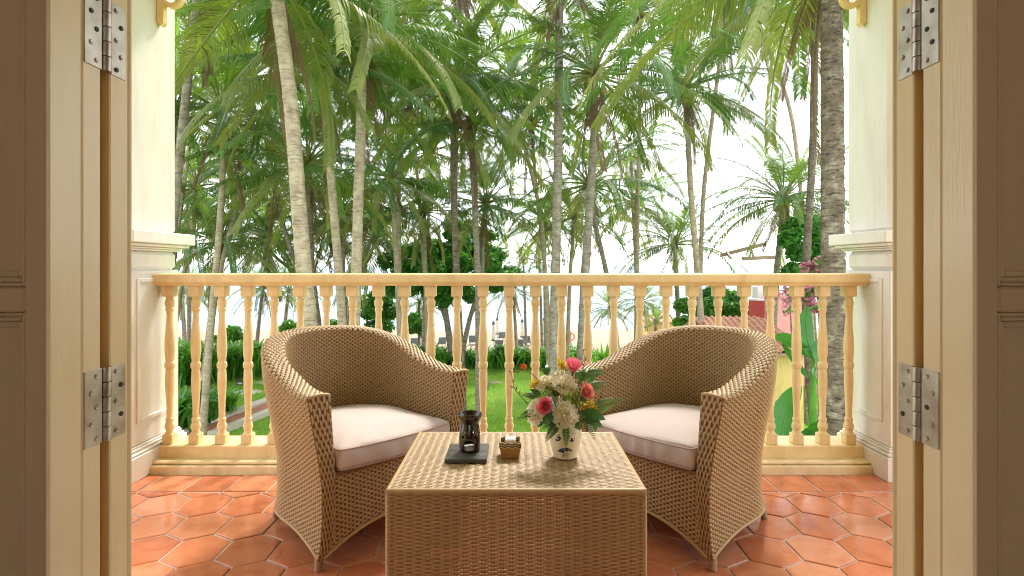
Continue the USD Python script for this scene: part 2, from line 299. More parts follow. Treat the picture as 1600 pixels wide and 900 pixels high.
# ------------------------------------------------------------------ balcony floor: elongated hexagon tiles
fl = node('balcony_floor', kind='structure', label='terracotta tiled balcony floor of long hexagons with pale grout')
obj('grout_bed', cbox(-2.6, 2.6, 1.05, 2.93, -0.25, -0.004, 0.001), 'grout', fl)
hexp = np.array([(0, .128), (.096, .0745), (.096, -.0745), (0, -.128), (-.096, -.0745), (-.096, .0745)])
def tile(poly, b=0.0035):
    m = MB()
    poly = Polygon(poly) if not isinstance(poly, Polygon) else poly
    poly = poly.buffer(-0.0042, join_style=2)
    if poly.is_empty or poly.area < 2e-4 or not isinstance(poly, Polygon): return
    inner = poly.buffer(-b, join_style=2)
    o, i = np.array(poly.exterior.coords)[:-1], np.array(inner.exterior.coords)[:-1] if not inner.is_empty else None
    if i is None or len(i) != len(o): return
    k = np.argmin(np.linalg.norm(i - o[0], axis=1)); i = np.roll(i, -k, 0)
    if np.linalg.norm(i[1] - o[1]) > 3 * b: i = np.roll(i[::-1], 1, 0)
    h = R.uniform(-0.0012, 0.0012); tx, ty = R.uniform(-.006, .006), R.uniform(-.006, .006); c = o.mean(0); n = len(o)
    hh = lambda q, z: np.column_stack([q, z + h + (q - c) @ np.array([tx, ty])])
    v = np.vstack([hh(o, -0.012), hh(o, -0.0022), hh(i, 0.0), hh(c[None], 0.0006)])
    f = []
    for a in range(n):
        d = (a + 1) % n
        f += [(a, d, n + d), (a, n + d, n + a), (n + a, n + d, 2 * n + d), (n + a, 2 * n + d, 2 * n + a), (2 * n + a, 2 * n + d, 3 * n)]
    f = np.array(f)
    if Polygon(o).exterior.is_ccw is False: f = f[:, ::-1]
    obj('tile', (v, f), f'terracotta_{R.choice([0, 0, 1, 1, 2, 3])}', fl)
field = sbox(-2.3, 1.06, 2.3, 2.683)
for k in range(-7, 3):
    for c in range(-12, 13):
        q = hexp + np.array([-1.272 + 0.192 * (c + 7) + (0.096 if k % 2 else 0), 2.335 + 0.2025 * k])
        if abs(q[:, 0].mean()) > 2.15: continue
        g = Polygon(q).intersection(field)
        if isinstance(g, Polygon) and g.area > 1e-3: tile(g)
for c in range(-11, 12):
    x = -1.561 + 0.2 * (c + 8)
    if abs(x) < 2.15: tile(Polygon([(x, 2.687), (x + 0.2, 2.687), (x + 0.2, 2.905), (x, 2.905)]))

# ------------------------------------------------------------------ pillars
def pillar(s, label):
    X = 1.875 if s < 0 else 1.845
    t = node('balcony_pillar', label=label, category='pillar', group=None)
    x0, x1, y0, y1 = s * X, s * (X + 0.40), 2.83 if s > 0 else 2.80, 3.20
    def bx(e, z0, z1, b): return cbox(x0 - s * e, x1 + s * e, y0 - e, y1 + e, z0, z1, b)
    obj('shaft', bx(0, 1.222, 3.0, 0.022), 'pillar_plaster', t)
    cz = MB()
    for e, a, b_ in ((0.012, 1.130, 1.140), (0.022, 1.1405, 1.150), (0.045, 1.1505, 1.166), (0.066, 1.1665, 1.226)): cz.tm(bx(e, a, b_, 0.004))
    obj('cornice', cz, 'pillar_plaster', t)
    obj('neck', bx(0.0, 1.03, 1.1295, 0.02), 'pillar_plaster', t)
    obj('pedestal', bx(0.006, 0.16, 1.0295, 0.006), 'pillar_plaster', t)
    # raised frame on the side that faces the balcony and on the near face
    pm = MB()
    xi = x0 - s * 0.006
    ya, yb = y0 + 0.045, y1 - 0.045
    for q in ((ya, ya + 0.022, 0.27, 0.99), (yb - 0.022, yb, 0.27, 0.99), (ya + 0.022, yb - 0.022, 0.27, 0.292), (ya + 0.022, yb - 0.022, 0.968, 0.99)):
        pm.tm(cbox(xi + s * 0.01, xi - s * 0.008, *q, b=0.004))
    obj('panel_moulding', pm, 'pillar_plaster', t)
    pb = MB(); pb.tm(bx(0.036, 0.0, 0.118, 0.003)); pb.tm(bx(0.028, 0.1185, 0.134, 0.006)); pb.tm(bx(0.018, 0.1345, 0.15, 0.005)); pb.tm(bx(0.011, 0.1505, 0.1595, 0.003))
    obj('base_moulding', pb, 'plinth_paint' if False else 'pillar_plaster', t)
    return t
pillar(-1, 'white plaster pillar at the left end of the balustrade')
pillar(1, 'white plaster pillar at the right end of the balustrade, beside the thick trunk')

# ------------------------------------------------------------------ balustrade
bal = node('balustrade', label='cream balustrade of turned balusters under a broad handrail', category='balustrade')
XL, XR = -1.873, 1.843
def profile_bar(prof, xa, xb):
    """A bar of cross-section prof (y, z) running from xa to xb."""
    p = np.array(prof, float); n = len(p)
    v = np.vstack([np.column_stack([np.full(n, x), p]) for x in (xa, xb)])
    f = []
    for i in range(n):
        k = (i + 1) % n; f += [(i, k, n + k), (i, n + k, n + i)]
    m = trimesh.Trimesh(v, f, process=False)
    cap = trimesh.creation.triangulate_polygon(Polygon(p), engine='earcut')
    idx = [int(np.argmin(np.linalg.norm(p - q, axis=1))) for q in cap[0]]
    ft = np.array([[idx[a] for a in t] for t in cap[1]])
    m = trimesh.Trimesh(v, np.vstack([f, ft[:, ::-1], ft + n]), process=True); trimesh.repair.fix_normals(m)
    return m
YB = 3.035
rail = [(2.975, .966), (2.972, .972), (2.972, 1.000), (2.976, 1.008), (2.986, 1.0115), (3.03, 1.0135), (3.09, 1.0115), (3.098, 1.006), (3.1, 1.0), (3.1, .972), (3.095, .966), (3.08, .957), (3.076, .948), (2.994, .948), (2.991, .957)]
obj('handrail', profile_bar(rail, XL, XR), 'rail_paint', bal, smooth=35)
prof = [(446, 6.2), (463, 6.2), (463.6, 5.9), (465.5, 5.2), (467, 5.1), (468.5, 6.0), (471, 6.9), (474, 7.0), (477, 6.5), (480, 5.4), (481, 5.2), (482, 5.9), (484, 6.1), (485.5, 5.6), (487, 4.9), (493, 4.6), (503, 5.0), (516, 6.0), (530, 7.0), (543, 7.4), (553, 7.1), (561, 6.0), (564.5, 5.6), (565.5, 6.5), (568, 7.4), (571, 7.5), (574, 7.1), (575.5, 6.0), (577, 5.7), (582, 6.3), (592, 6.7), (604, 6.4), (620, 5.5), (638, 4.7), (652, 4.6), (653, 5.8), (655, 6.2), (657.5, 5.7), (659, 5.3), (662, 6.7), (665.5, 7.4), (668.5, 7.0), (671, 5.6), (672.5, 5.4), (674.5, 6.2), (676.5, 7.2), (677, 7.4)]
zr = lambda y: H - (y - CY) / F * YB
lp = [(r / F * YB, zr(y)) for y, r in prof]
lv, lf = lathe(lp, 20)
for i in range(27):
    x = (265.3 + 40.8 * i - CX) / F * YB
    b = MB()
    # square blocks at the top and the foot, turned shaft between
    b.tm(cbox(x - .0285, x + .0285, YB - .0285, YB + .0285, zr(463.2), 0.9485, .003)).add(lv + np.array([x, YB, 0]), lf[:, ::-1]).tm(cbox(x - .027, x + .027, YB - .027, YB + .027, 0.119, zr(676.8), .003))
    obj('baluster', b, 'rail_paint', bal, smooth=24)
pl = 'plinth_paint'
obj('bottom_beam', cbox(XL - .0, XR, 2.985, 3.17, 0.05, 0.1195, .006), 'rail_paint', bal)
obj('upper_step', cbox(XL - .0, XR, 2.925, 3.16, 0.0405, 0.0575, .006), pl, bal)
obj('lower_step', cbox(XL - .0, XR, 2.908, 3.15, -0.02, 0.0395, .004), pl, bal)

# ------------------------------------------------------------------ fretwork brackets and the beam they carry
def bracket(s, label):
    g = unary_union([sbox(0, -0.05, .034, .62), sbox(0, .56, .60, .62)])
    for (cx, cy, ro, ri) in ((.075, .085, .055, .032), (.15, .16, .060, .036), (.235, .25, .062, .038), (.33, .34, .062, .038), (.42, .43, .06, .036), (.075, .21, .05, .03), (.08, .35, .055, .033), (.2, .40, .06, .037), (.32, .48, .055, .03)):
        g = g.union(Point(cx, cy).buffer(ro, 16).difference(Point(cx, cy).buffer(ri, 16)))
    g = g.union(Polygon([(0, -.05), (.017, -.068), (.034, -.05)])).buffer(.004).buffer(-.004)
    m = extrude(g, 0, .035)
    v = np.array(m.vertices); X = XL if s < 0 else XR
    w = np.column_stack([X - s * v[:, 0] , 3.015 + v[:, 2], 2.31 + .068 + v[:, 1]])
    f = m.faces if s < 0 else m.faces[:, ::-1]
    obj('fretwork_bracket', (w, f[:, ::-1]), 'bracket_paint', label=label, category='bracket')
bracket(-1, 'ochre fretwork bracket fixed high on the left pillar')
bracket(1, 'ochre fretwork bracket fixed high on the right pillar')
obj('eaves_beam', cbox(-2.4, 2.4, 2.86, 3.18, 3.0, 3.25, .01), 'pillar_plaster', label='white beam across the top of both pillars', category='beam')
obj('balcony_ceiling', cbox(-2.6, 2.6, 1.101, 3.3, 3.251, 3.33, .01), 'pillar_plaster', kind='structure')

# ------------------------------------------------------------------ the room behind: walls, floor, ceiling
ROOM = [('room_floor', (-2.6, 2.6, -3.6, 1.049, -.25, -.006), 'room_wood'), ('room_ceiling', (-2.6, 2.6, -3.6, 1.1, 2.9, 3.1), 'room_plaster'),
        ('room_wall_left', (-2.75, -2.6, -3.6, 1.1, -.25, 3.1), 'room_plaster'), ('room_wall_right', (2.6, 2.75, -3.6, 1.1, -.25, 3.1), 'room_plaster'), ('room_wall_back', (-2.75, -.8, -3.75, -3.6, -.25, 3.1), 'room_plaster'), ('room_wall_back', (.8, 2.75, -3.75, -3.6, -.25, 3.1), 'room_plaster'), ('room_wall_back', (-.799, .799, -3.75, -3.6, -.25, .95), 'room_plaster'), ('room_wall_back', (-.799, .799, -3.75, -3.6, 2.25, 3.1), 'room_plaster')]
for n, q, m in ROOM: obj(n, cbox(*q, b=.001), m, kind='structure')
wl = node('house_wall', kind='structure')
obj('wall_left', cbox(-2.6, -.755, .975, 1.10, -.006, 2.9, .002), 'room_plaster', wl)
obj('wall_right', cbox(.745, 2.6, .975, 1.10, -.006, 2.9, .002), 'room_plaster', wl)
obj('wall_above_door', cbox(-.754, .744, .975, 1.10, 2.34, 2.9, .002), 'room_plaster', wl)
fr = node('door_frame', label='cream painted door frame round the balcony opening', category='door frame')
for s, X in ((-1, .69), (1, .6808)):
    j = MB(); j.tm(cbox(s * X, s * (X + .062), .9826, 1.0285, 0, 2.30, .002)).tm(cbox(s * (X - .0022), s * (X + .0615), 1.0286, 1.0375, 0, 2.2995, .003))
    obj('jamb', j, 'frame_paint', fr)
    obj('rebate', cbox(s * (X + .016), s * (X + .0625), .9612, .9824, 0, 2.30, .001), 'ochre_paint', fr)
obj('head', cbox(-.7515, .7425, .9826, 1.0375, 2.301, 2.338, .002), 'frame_paint', fr)
obj('threshold', cbox(-.689, .680, .985, 1.05, -.02, .004, .002), 'room_wood', fr)

def door(s, X, label):
    t = node('door_leaf', label=label, category='door')
    z0, z1 = .012, 2.26
    D0, D1, D2 = .852, .9185, .9613
    xe = X + .62
    def b(xa, xb, ya, yb, za, zb, c=.0025): return cbox(s * xa, s * xb, ya, yb, za, zb, c)
    obj('rear_board', b(X, xe, D1 + .0008, D2, z0, z1), 'door_paint', t)
    st = MB(); xs = X + .0362
    st.tm(b(X - .0006, xs, D0, D1, z0, z1, .0035))
    obj('stile', st, 'door_paint', t)
    st2 = b(xe - .06, xe, D0, D1, z0, z1, .0035); obj('stile', st2, 'door_paint', t)
    for za, zb in ((z0, .20), (.982, 1.019), (2.14, z1)): obj('door_rail', b(xs + .0004, xe - .0604, D0 + .001, D1, za, zb, .003), 'door_paint', t)
    for za, zb in ((.2005, .9815), (1.0195, 2.1395)):
        obj('panel', b(xs + .0005, xe - .0605, D0 + .026, D1, za, zb, .001), 'door_paint', t)
        m = MB()
        for k, (w, d) in enumerate(((.006, .004), (.007, .012), (.010, .019))):
            o = [.0, .0065, .014][k]; xa, xb, zc, zd = xs + .0008 + o, xe - .061 - o, za + .0003 + o, zb - .0003 - o
            for q in ((xa, xa + w, zc, zd), (xb - w, xb, zc, zd), (xa + w, xb - w, zc, zc + w), (xa + w, xb - w, zd - w, zd)):
                m.tm(b(q[0], q[1], D0 + d, D0 + .0255 + .0002 * k, q[2], q[3], .002))
        obj('panel_moulding', m, 'door_paint', t)
    for zc in (.818, 1.440):
        h = node('hinge', t)
        hh = .0622
        K = (X + .001, .9715)
        pl1 = b(X - .0022, X + .002, D1 + .0035, D2 - .0005, zc - hh, zc + hh, .0006)
        pl2 = b(X - .0018, X + .002, .9832, 1.0190, zc - hh, zc + hh, .0006)
        obj('hinge_plate', pl1, 'steel', h); obj('hinge_plate', pl2, 'steel', h)
        for k in range(5):
            a = zc - hh + k * hh * 2 / 5
            v, f = lathe([(0, a + .0006), (.0078, a + .0006), (.0084, a + .0014), (.0084, a + hh * .4 - .0014), (.0078, a + hh * .4 - .0006), (0, a + hh * .4 - .0006)], 18, (s * (X - .001), K[1], 0))
            obj('knuckle', (v, f[:, ::-1]), 'steel', h, smooth=40)
        for yy, pts in (((D1 + .0035 + D2) / 2, -1), ((.9832 + 1.019) / 2, 1)):
            for k in range(5):
                zz = zc + (k - 2) * .0255; y_ = yy + (.006 if k % 2 else -.006) * pts
                v, f = lathe([(0, .0004), (.0011, .0006), (.0012, .0016), (.0036, .0019), (.0042, .0012), (.0042, -.001)], 14)
                w = np.column_stack([s * (X - .0022) - s * v[:, 2] * 1.0, y_ + v[:, 0], zz + v[:, 1]])
                obj('screw', (w, f), 'screw_dark' if R.random() < .35 else 'steel', h, smooth=40)
door(-1, .69, 'cream panelled door folded open at the left edge of the view')
door(1, .6808, 'cream panelled door folded open at the right edge of the view')

# ------------------------------------------------------------------ weaving
def weave(S, nu, rows, keep, span=0.74, width=0.93, amp=0.0025, under=False):
    """Strands over every other stake in turn: S(u, v) -> points, normals; u counts stakes, rows are v values (with their pitch)."""
    A = np.array([-1, -.55, 0, .55, 1.0]) * span; hgt = np.array([-.9, .55, 1.0, .55, -.9]) * amp
    C = np.array([-.5, 0, .5]) * width; ch = np.array([-.75, 0, -.75]) * amp
    jj, kk = np.meshgrid(np.arange(nu), np.arange(len(rows)), indexing='ij'); jj, kk = jj.ravel(), kk.ravel()
    ok = (jj + kk) % 2 == 0
    jj, kk = jj[ok], kk[ok]; rows = np.asarray(rows, float); pit = np.gradient(rows)
    jit = NR.normal(0, .05, len(jj)); jv = NR.normal(0, .04, len(jj))
    u0, v0, pv = jj + .5 + jit, rows[kk] + jv * pit[kk], pit[kk]
    ok = keep(u0, v0); u0, v0, pv = u0[ok], v0[ok], pv[ok]
    U = np.clip(u0[:, None, None] + A[None, :, None] + 0 * C[None, None, :], 0, nu); V = v0[:, None, None] + pv[:, None, None] * C[None, None, :] + 0 * U
    p, n = S(U, V)
    p = p + n * (hgt[:, None] + ch[None, :])[None, :, :, None]
    m = len(u0); v = p.reshape(-1, 3)
    f = grid_faces(5, 3)
    f = (f[None] + (np.arange(m) * 15)[:, None, None]).reshape(-1, 3)
    # face the way the normal points
    a = v[f[0]]; 
    if np.dot(np.cross(a[1] - a[0], a[2] - a[0]), n.reshape(-1, 3)[0]) < 0: f = f[:, ::-1]
    if under:
        jj, kk = np.meshgrid(np.arange(nu), np.arange(len(rows)), indexing='ij'); jj, kk = jj.ravel(), kk.ravel(); ok = (jj + kk) % 2 == 1; jj, kk = jj[ok], kk[ok]
        ok = keep(jj + .5, rows[kk]); jj, kk = jj[ok], kk[ok]
        U = (jj + .5)[:, None, None] + np.array([-.52, .52])[None, :, None] + np.zeros((1, 1, 2)); V = rows[kk][:, None, None] + pit[kk][:, None, None] * np.array([-.49, .49])[None, None, :] + 0 * U
        p, n = S(U, V); p = p - n * amp * 1.1; m2 = len(jj)
        f2 = np.array([(0, 2, 3), (0, 3, 1)]); f2 = (f2[None] + (np.arange(m2) * 4)[:, None, None]).reshape(-1, 3) + len(v)
        v = np.vstack([v, p.reshape(-1, 3)]); f = np.vstack([f, f2])
    return v, f

def surf(S, us, vs):
    U, V = np.meshgrid(us, vs, indexing='ij'); p, n = S(U, V)
    f = grid_faces(len(us), len(vs)); v = p.reshape(-1, 3); a = v[f[0]]
    if np.dot(np.cross(a[1] - a[0], a[2] - a[0]), n.reshape(-1, 3)[0]) < 0: f = f[:, ::-1]
    return v, f, n.reshape(-1, 3)

def planar(o, du, dv, nrm):
    o, du, dv, nrm = map(lambda q: np.asarray(q, float), (o, du, dv, nrm))
    return lambda U, V: (o + U[..., None] * du + V[..., None] * dv, np.broadcast_to(nrm, U.shape + (3,)))

# ------------------------------------------------------------------ wicker armchairs
def smoothstep(a, b, x): t = np.clip((x - a) / (b - a), 0, 1); return t * t * (3 - 2 * t)
th = np.linspace(0, 1, 40)
left = np.column_stack([-.366 + .014 * smoothstep(0, 1, np.linspace(0, 1, 30)), np.linspace(0, .30, 30)])
arc = np.column_stack([-.352 * np.cos(np.linspace(0, math.pi, 120)), .30 + .375 * np.sin(np.linspace(0, math.pi, 120)) ** 0.92])
plan = np.vstack([left[:-1], arc, (left * [-1, 1])[::-1][1:]])
seg = np.r_[0, np.cumsum(np.linalg.norm(np.diff(plan, axis=0), axis=1))]; LEN = seg[-1]
SS = np.linspace(0, LEN, 400); PX = np.interp(SS, seg, plan[:, 0]); PY = np.interp(SS, seg, plan[:, 1])
TX, TY = np.gradient(PX, SS), np.gradient(PY, SS); q = np.hypot(TX, TY); NX, NY = -TY / q, TX / q   # outward
if NX[5] > 0: NX, NY = -NX, -NY
def at(s):
    i = lambda a: np.interp(s, SS, a)
    return i(PX), i(PY), i(NX), i(NY)
def rim_h(s):
    y = np.interp(s, SS, PY)
    return .612 + .16 * smoothstep(.06, .70, y)
def inset(z): return np.interp(z, [0, .03, .10, .18, .30, .42, .52, .61, .70, .8], [-.040, -.043, -.054, -.060, -.058, -.040, -.020, -.006, 0, 0])
def S_outer(s, z):
    x, y, nx, ny = at(s); g = inset(z); e = 1e-3
    return np.stack([x + nx * g, y + ny * g, z], -1), unit_last(np.stack([nx, ny, -(inset(z + e) - inset(z - e)) / (2 * e)], -1))
def unit_last(v): return v / np.linalg.norm(v, axis=-1, keepdims=True)
BAND = .088
def S_rim(s, t):
    x, y, nx, ny = at(s); k = 2 * t / BAND - 1
    z = rim_h(s) - .012 * np.abs(k) ** 4 + .003
    sl = np.sign(k) * .5 * np.abs(k) ** 3
    return np.stack([x - nx * t, y - ny * t, z], -1), unit_last(np.stack([-nx * sl, -ny * sl, 0 * s + 1], -1))
def S_inner(s, z):
    x, y, nx, ny = at(s); d = BAND + .02 * np.clip((.62 - z) / .3, 0, 1)
    return np.stack([x - nx * d, y - ny * d, z], -1), np.stack([-nx, -ny, 0 * nx + .03], -1)
s_rear = [SS[np.argmin(np.abs(PX - sx * .226) + (PY < .4) * 9)] for sx in (-1, 1)]
def z_bottom(s):
    d = [0, s_rear[0], s_rear[1], LEN]
    out = np.full(np.shape(s), .052)
    for a, b, hgt in ((d[0], d[1], .036), (d[1], d[2], .065), (d[2], d[3], .036)):
        t = np.clip((s - a) / (b - a), 0, 1); out = np.where((s >= a) & (s <= b), .052 + hgt * (1 - np.abs(2 * t - 1) ** 2.6), out)
    return out
SP, RP = .0155, .0082
nst = int(LEN / SP); du = LEN / nst
def scaled(S): return lambda U, V: S(U * du, V)
def build_chair():
    t = node('wicker_armchair', loc=(-.445, 2.188, 0), rotz=46.1, label='honey wicker tub armchair left of the coffee table', category='armchair')
    def skin(name, S, rows, keep, bs, bv):
        p = obj(name, weave(scaled(S), nst, rows, lambda u, v: keep(u * du, v)), 'wicker', t, smooth=True)
        v, f, n = bs
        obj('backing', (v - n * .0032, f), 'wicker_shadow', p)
        return p
    # backing surfaces follow the rim and the arched foot
    def strip_back(S, lo, hi, nz=24):
        us = np.linspace(0, LEN, 160); w = np.linspace(0, 1, nz); U, W = np.meshgrid(us, w, indexing='ij'); V = lo(U) * (1 - W) + hi(U) * W
        p, n = S(U, V); f = grid_faces(160, nz); v = p.reshape(-1, 3); a = v[f[0]]
        if np.dot(np.cross(a[1] - a[0], a[2] - a[0]), n.reshape(-1, 3)[0]) < 0: f = f[:, ::-1]
        return v, f, n.reshape(-1, 3)
    skin('outer_shell', S_outer, np.arange(.03, .79, RP), lambda s, z: (z < rim_h(s) - .008) & (z > z_bottom(s)), strip_back(S_outer, lambda s: z_bottom(s), lambda s: rim_h(s) - .006), 0)
    skin('inner_shell', S_inner, np.arange(.30, .79, RP), lambda s, z: (z < rim_h(s) - .008), strip_back(S_inner, lambda s: 0 * s + .25, lambda s: rim_h(s) - .006), 0)
    skin('rim_band', S_rim, np.linspace(.003, BAND - .003, 10), lambda s, z: s > -1, strip_back(S_rim, lambda s: 0 * s, lambda s: 0 * s + BAND, 8), 0)
    # front ends of the arms: strands run upright
    for sx in (-1, 1):
        def S_end(U, V, sx=sx):      # U counts upward, V across
            z = .046 + U * .0225; z = np.clip(z, .046, .609)
            xo = .366 + inset(z); xi = np.interp(z, [.02, .10, .30, .34, .61], [.285, .262, .258, .258, .277])
            return np.stack([sx * (xi + V * (xo - xi)), 0 * z - .004, z], -1), np.broadcast_to(np.array([0, -1.0, 0]), U.shape + (3,))
        e = obj('arm_end', weave(S_end, 26, np.linspace(.07, .93, 8), lambda u, v: u > 0, amp=.0035, span=.8), 'wicker', t, smooth=True)
        xo_, xi_ = .366 + inset(.608), .277
        obj('edge_binding', tube([(sx * (xi_ + .004), -.001, .606), (sx * (xi_ + .014), -.003, .6105), (sx * (xi_ + xo_) / 2, -.004, .613), (sx * (xo_ - .014), -.003, .6105), (sx * (xo_ - .004), -.001, .606)], .0055, 8), 'wicker', t, smooth=True)
        v, f, n = surf(S_end, np.linspace(0, 25, 40), np.linspace(0, 1, 4)); obj('backing', (v - n * .0032, f), 'wicker_shadow', e)
    arch = lambda x: .05 + .08 * (1 - np.abs(x / .30) ** 2.2)
    S_ap = lambda U, V: (np.stack([-.272 + U * .0155, 0 * U + .003 - .03 * np.clip((.3 - V), 0, 1) , V], -1), np.broadcast_to(np.array([0, -1.0, 0]), U.shape + (3,)))
    ap = obj('seat_apron', weave(S_ap, 35, np.arange(.03, .325, RP), lambda u, v: v > arch(-.272 + u * .0155) + .003), 'wicker', t, smooth=True)
    us = np.linspace(-.272, .272, 50); W = np.linspace(0, 1, 12)
    U, WW = np.meshgrid(us, W, indexing='ij'); Z = arch(U) * (1 - WW) + .333 * WW
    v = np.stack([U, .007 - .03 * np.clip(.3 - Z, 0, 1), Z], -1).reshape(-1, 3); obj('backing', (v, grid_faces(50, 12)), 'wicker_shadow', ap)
    # seat deck, wrapped foot edge, feet
    s = np.linspace(0, LEN, 90); x, y, nx, ny = at(s); d = BAND + .015
    poly = Polygon(np.column_stack([x - nx * d, y - ny * d])).buffer(0)
    obj('seat_deck', extrude(poly, .318, .331), 'wicker_shadow', t)
    s = np.linspace(0, LEN, 200); pp, _ = S_outer(s, z_bottom(s)); obj('foot_binding', tube(pp, .0065, 6), 'wicker', t, smooth=True)
    xa = np.linspace(-.30, .30, 60); obj('foot_binding', tube(np.column_stack([xa, -.004 + .0 * xa, np.clip(arch(xa), .048, 1)]), .006, 6), 'wicker', t, smooth=True)
    for (lx, ly) in ((-.300, .030), (.300, .030), (-.216, .548), (.216, .548)):
        o = unit([lx, ly - .28, 0]) * .012
        obj('leg', tube([(lx - o[0] * 1.5, ly - o[1] * 1.5, .10), (lx, ly, .045), (lx + o[0] * .9, ly + o[1] * .9, .006), (lx + o[0], ly + o[1], 0)], [.018, .0165, .0135, .012], 12), 'leg_wood', t, smooth=40)
    return t
chair = build_chair()
c2 = UsdGeom.Xform.Define(stage, free('/World/wicker_armchair'))
c2.AddTranslateOp().Set(Gf.Vec3d(.470, 2.209, 0)); c2.AddRotateZOp().Set(-50.0)
c2.GetPrim().GetReferences().AddInternalReference(chair.GetPath()); c2.GetPrim().SetInstanceable(True)
meta(c2.GetPrim(), 'honey wicker tub armchair right of the coffee table, behind the flowers', 'armchair')

def cushion(loc, rotz, label):
    t = node('seat_cushion', loc=loc, rotz=rotz, label=label, category='cushion')
    s = np.linspace(0, LEN, 120); x, y, nx, ny = at(s); d = BAND + .026
    base = np.column_stack([x - nx * d, np.maximum(y - ny * d, .0)])
    fx = np.linspace(.25, -.25, 30); front = np.column_stack([fx, -.016 - .022 * (1 - (fx / .25) ** 2)])
    g = Polygon(np.vstack([base[6:-6], front])).buffer(0).buffer(-.02).buffer(.02, 12)
    ring = g.exterior.segmentize(.012); q = np.array([ring.interpolate(k, normalized=True).coords[0] for k in np.linspace(0, 1, 220, endpoint=False)]); c = q.mean(0)
    rows = []
    for ins, z in ((.030, .333), (.010, .337), (.001, .352), (0, .376), (.001, .398), (.006, .409)): rows.append((ins, z))
    def ringat(ins, z):
        dirn = q - c; L = np.linalg.norm(dirn, axis=1, keepdims=True); p = c + dirn * (1 - ins / L)
        a = np.arctan2(dirn[:, 1], dirn[:, 0]); wr = .0035 * np.sin(a * 23 + 2 * np.sin(a * 5)) * (z < .405) * (z > .34)
        return np.column_stack([p + dirn / L * wr[:, None], np.full(len(p), z)])
    v = [ringat(*r) for r in rows]
    for k in (.03, .10, .25, .45, .65, .85, .97):
        p = c + (q - c) * (1 - k); z = .411 + .033 * math.sin(min(k * 1.9, 1) * math.pi / 2) ** .8
        zz = z + .007 * (meshkit.noise(np.column_stack([p * 7 + loc[0] * 9, np.zeros(len(p))]), 4) - .5) + .0035 * (meshkit.noise(np.column_stack([p * [40, 14], np.zeros(len(p))]), 5) - .5) * (1 - k) ** 1.5
        v.append(np.column_stack([p, zz]))
    n = len(q); V = np.vstack(v + [np.array([[c[0], c[1], .4445]]), np.array([[c[0], c[1], .333]])]); f = grid_faces(len(v), n, True)
    j = np.arange(n); k = (j + 1) % n; o = (len(v) - 1) * n
    f = np.vstack([f, np.stack([o + j, o + k, np.full(n, len(V) - 2)], 1), np.stack([k, j, np.full(n, len(V) - 1)], 1)])
    m = trimesh.Trimesh(V, f, process=False); 
    if m.volume < 0: f = f[:, ::-1]
    obj('cover', (V, f), 'cushion_cloth', t, smooth=60)
    for z, ins in ((.4095, .0035), (.339, .006)):
        p = ringat(ins, z); p = np.vstack([p, p[:2]]); obj('piping', tube(p, .0028, 6, False), 'cushion_piping', t, smooth=True)
cushion((-.445, 2.188, 0), 46.1, 'pale pink grey seat cushion on the left armchair')
cushion((.470, 2.209, 0), -50.0, 'pale pink grey seat cushion on the right armchair')

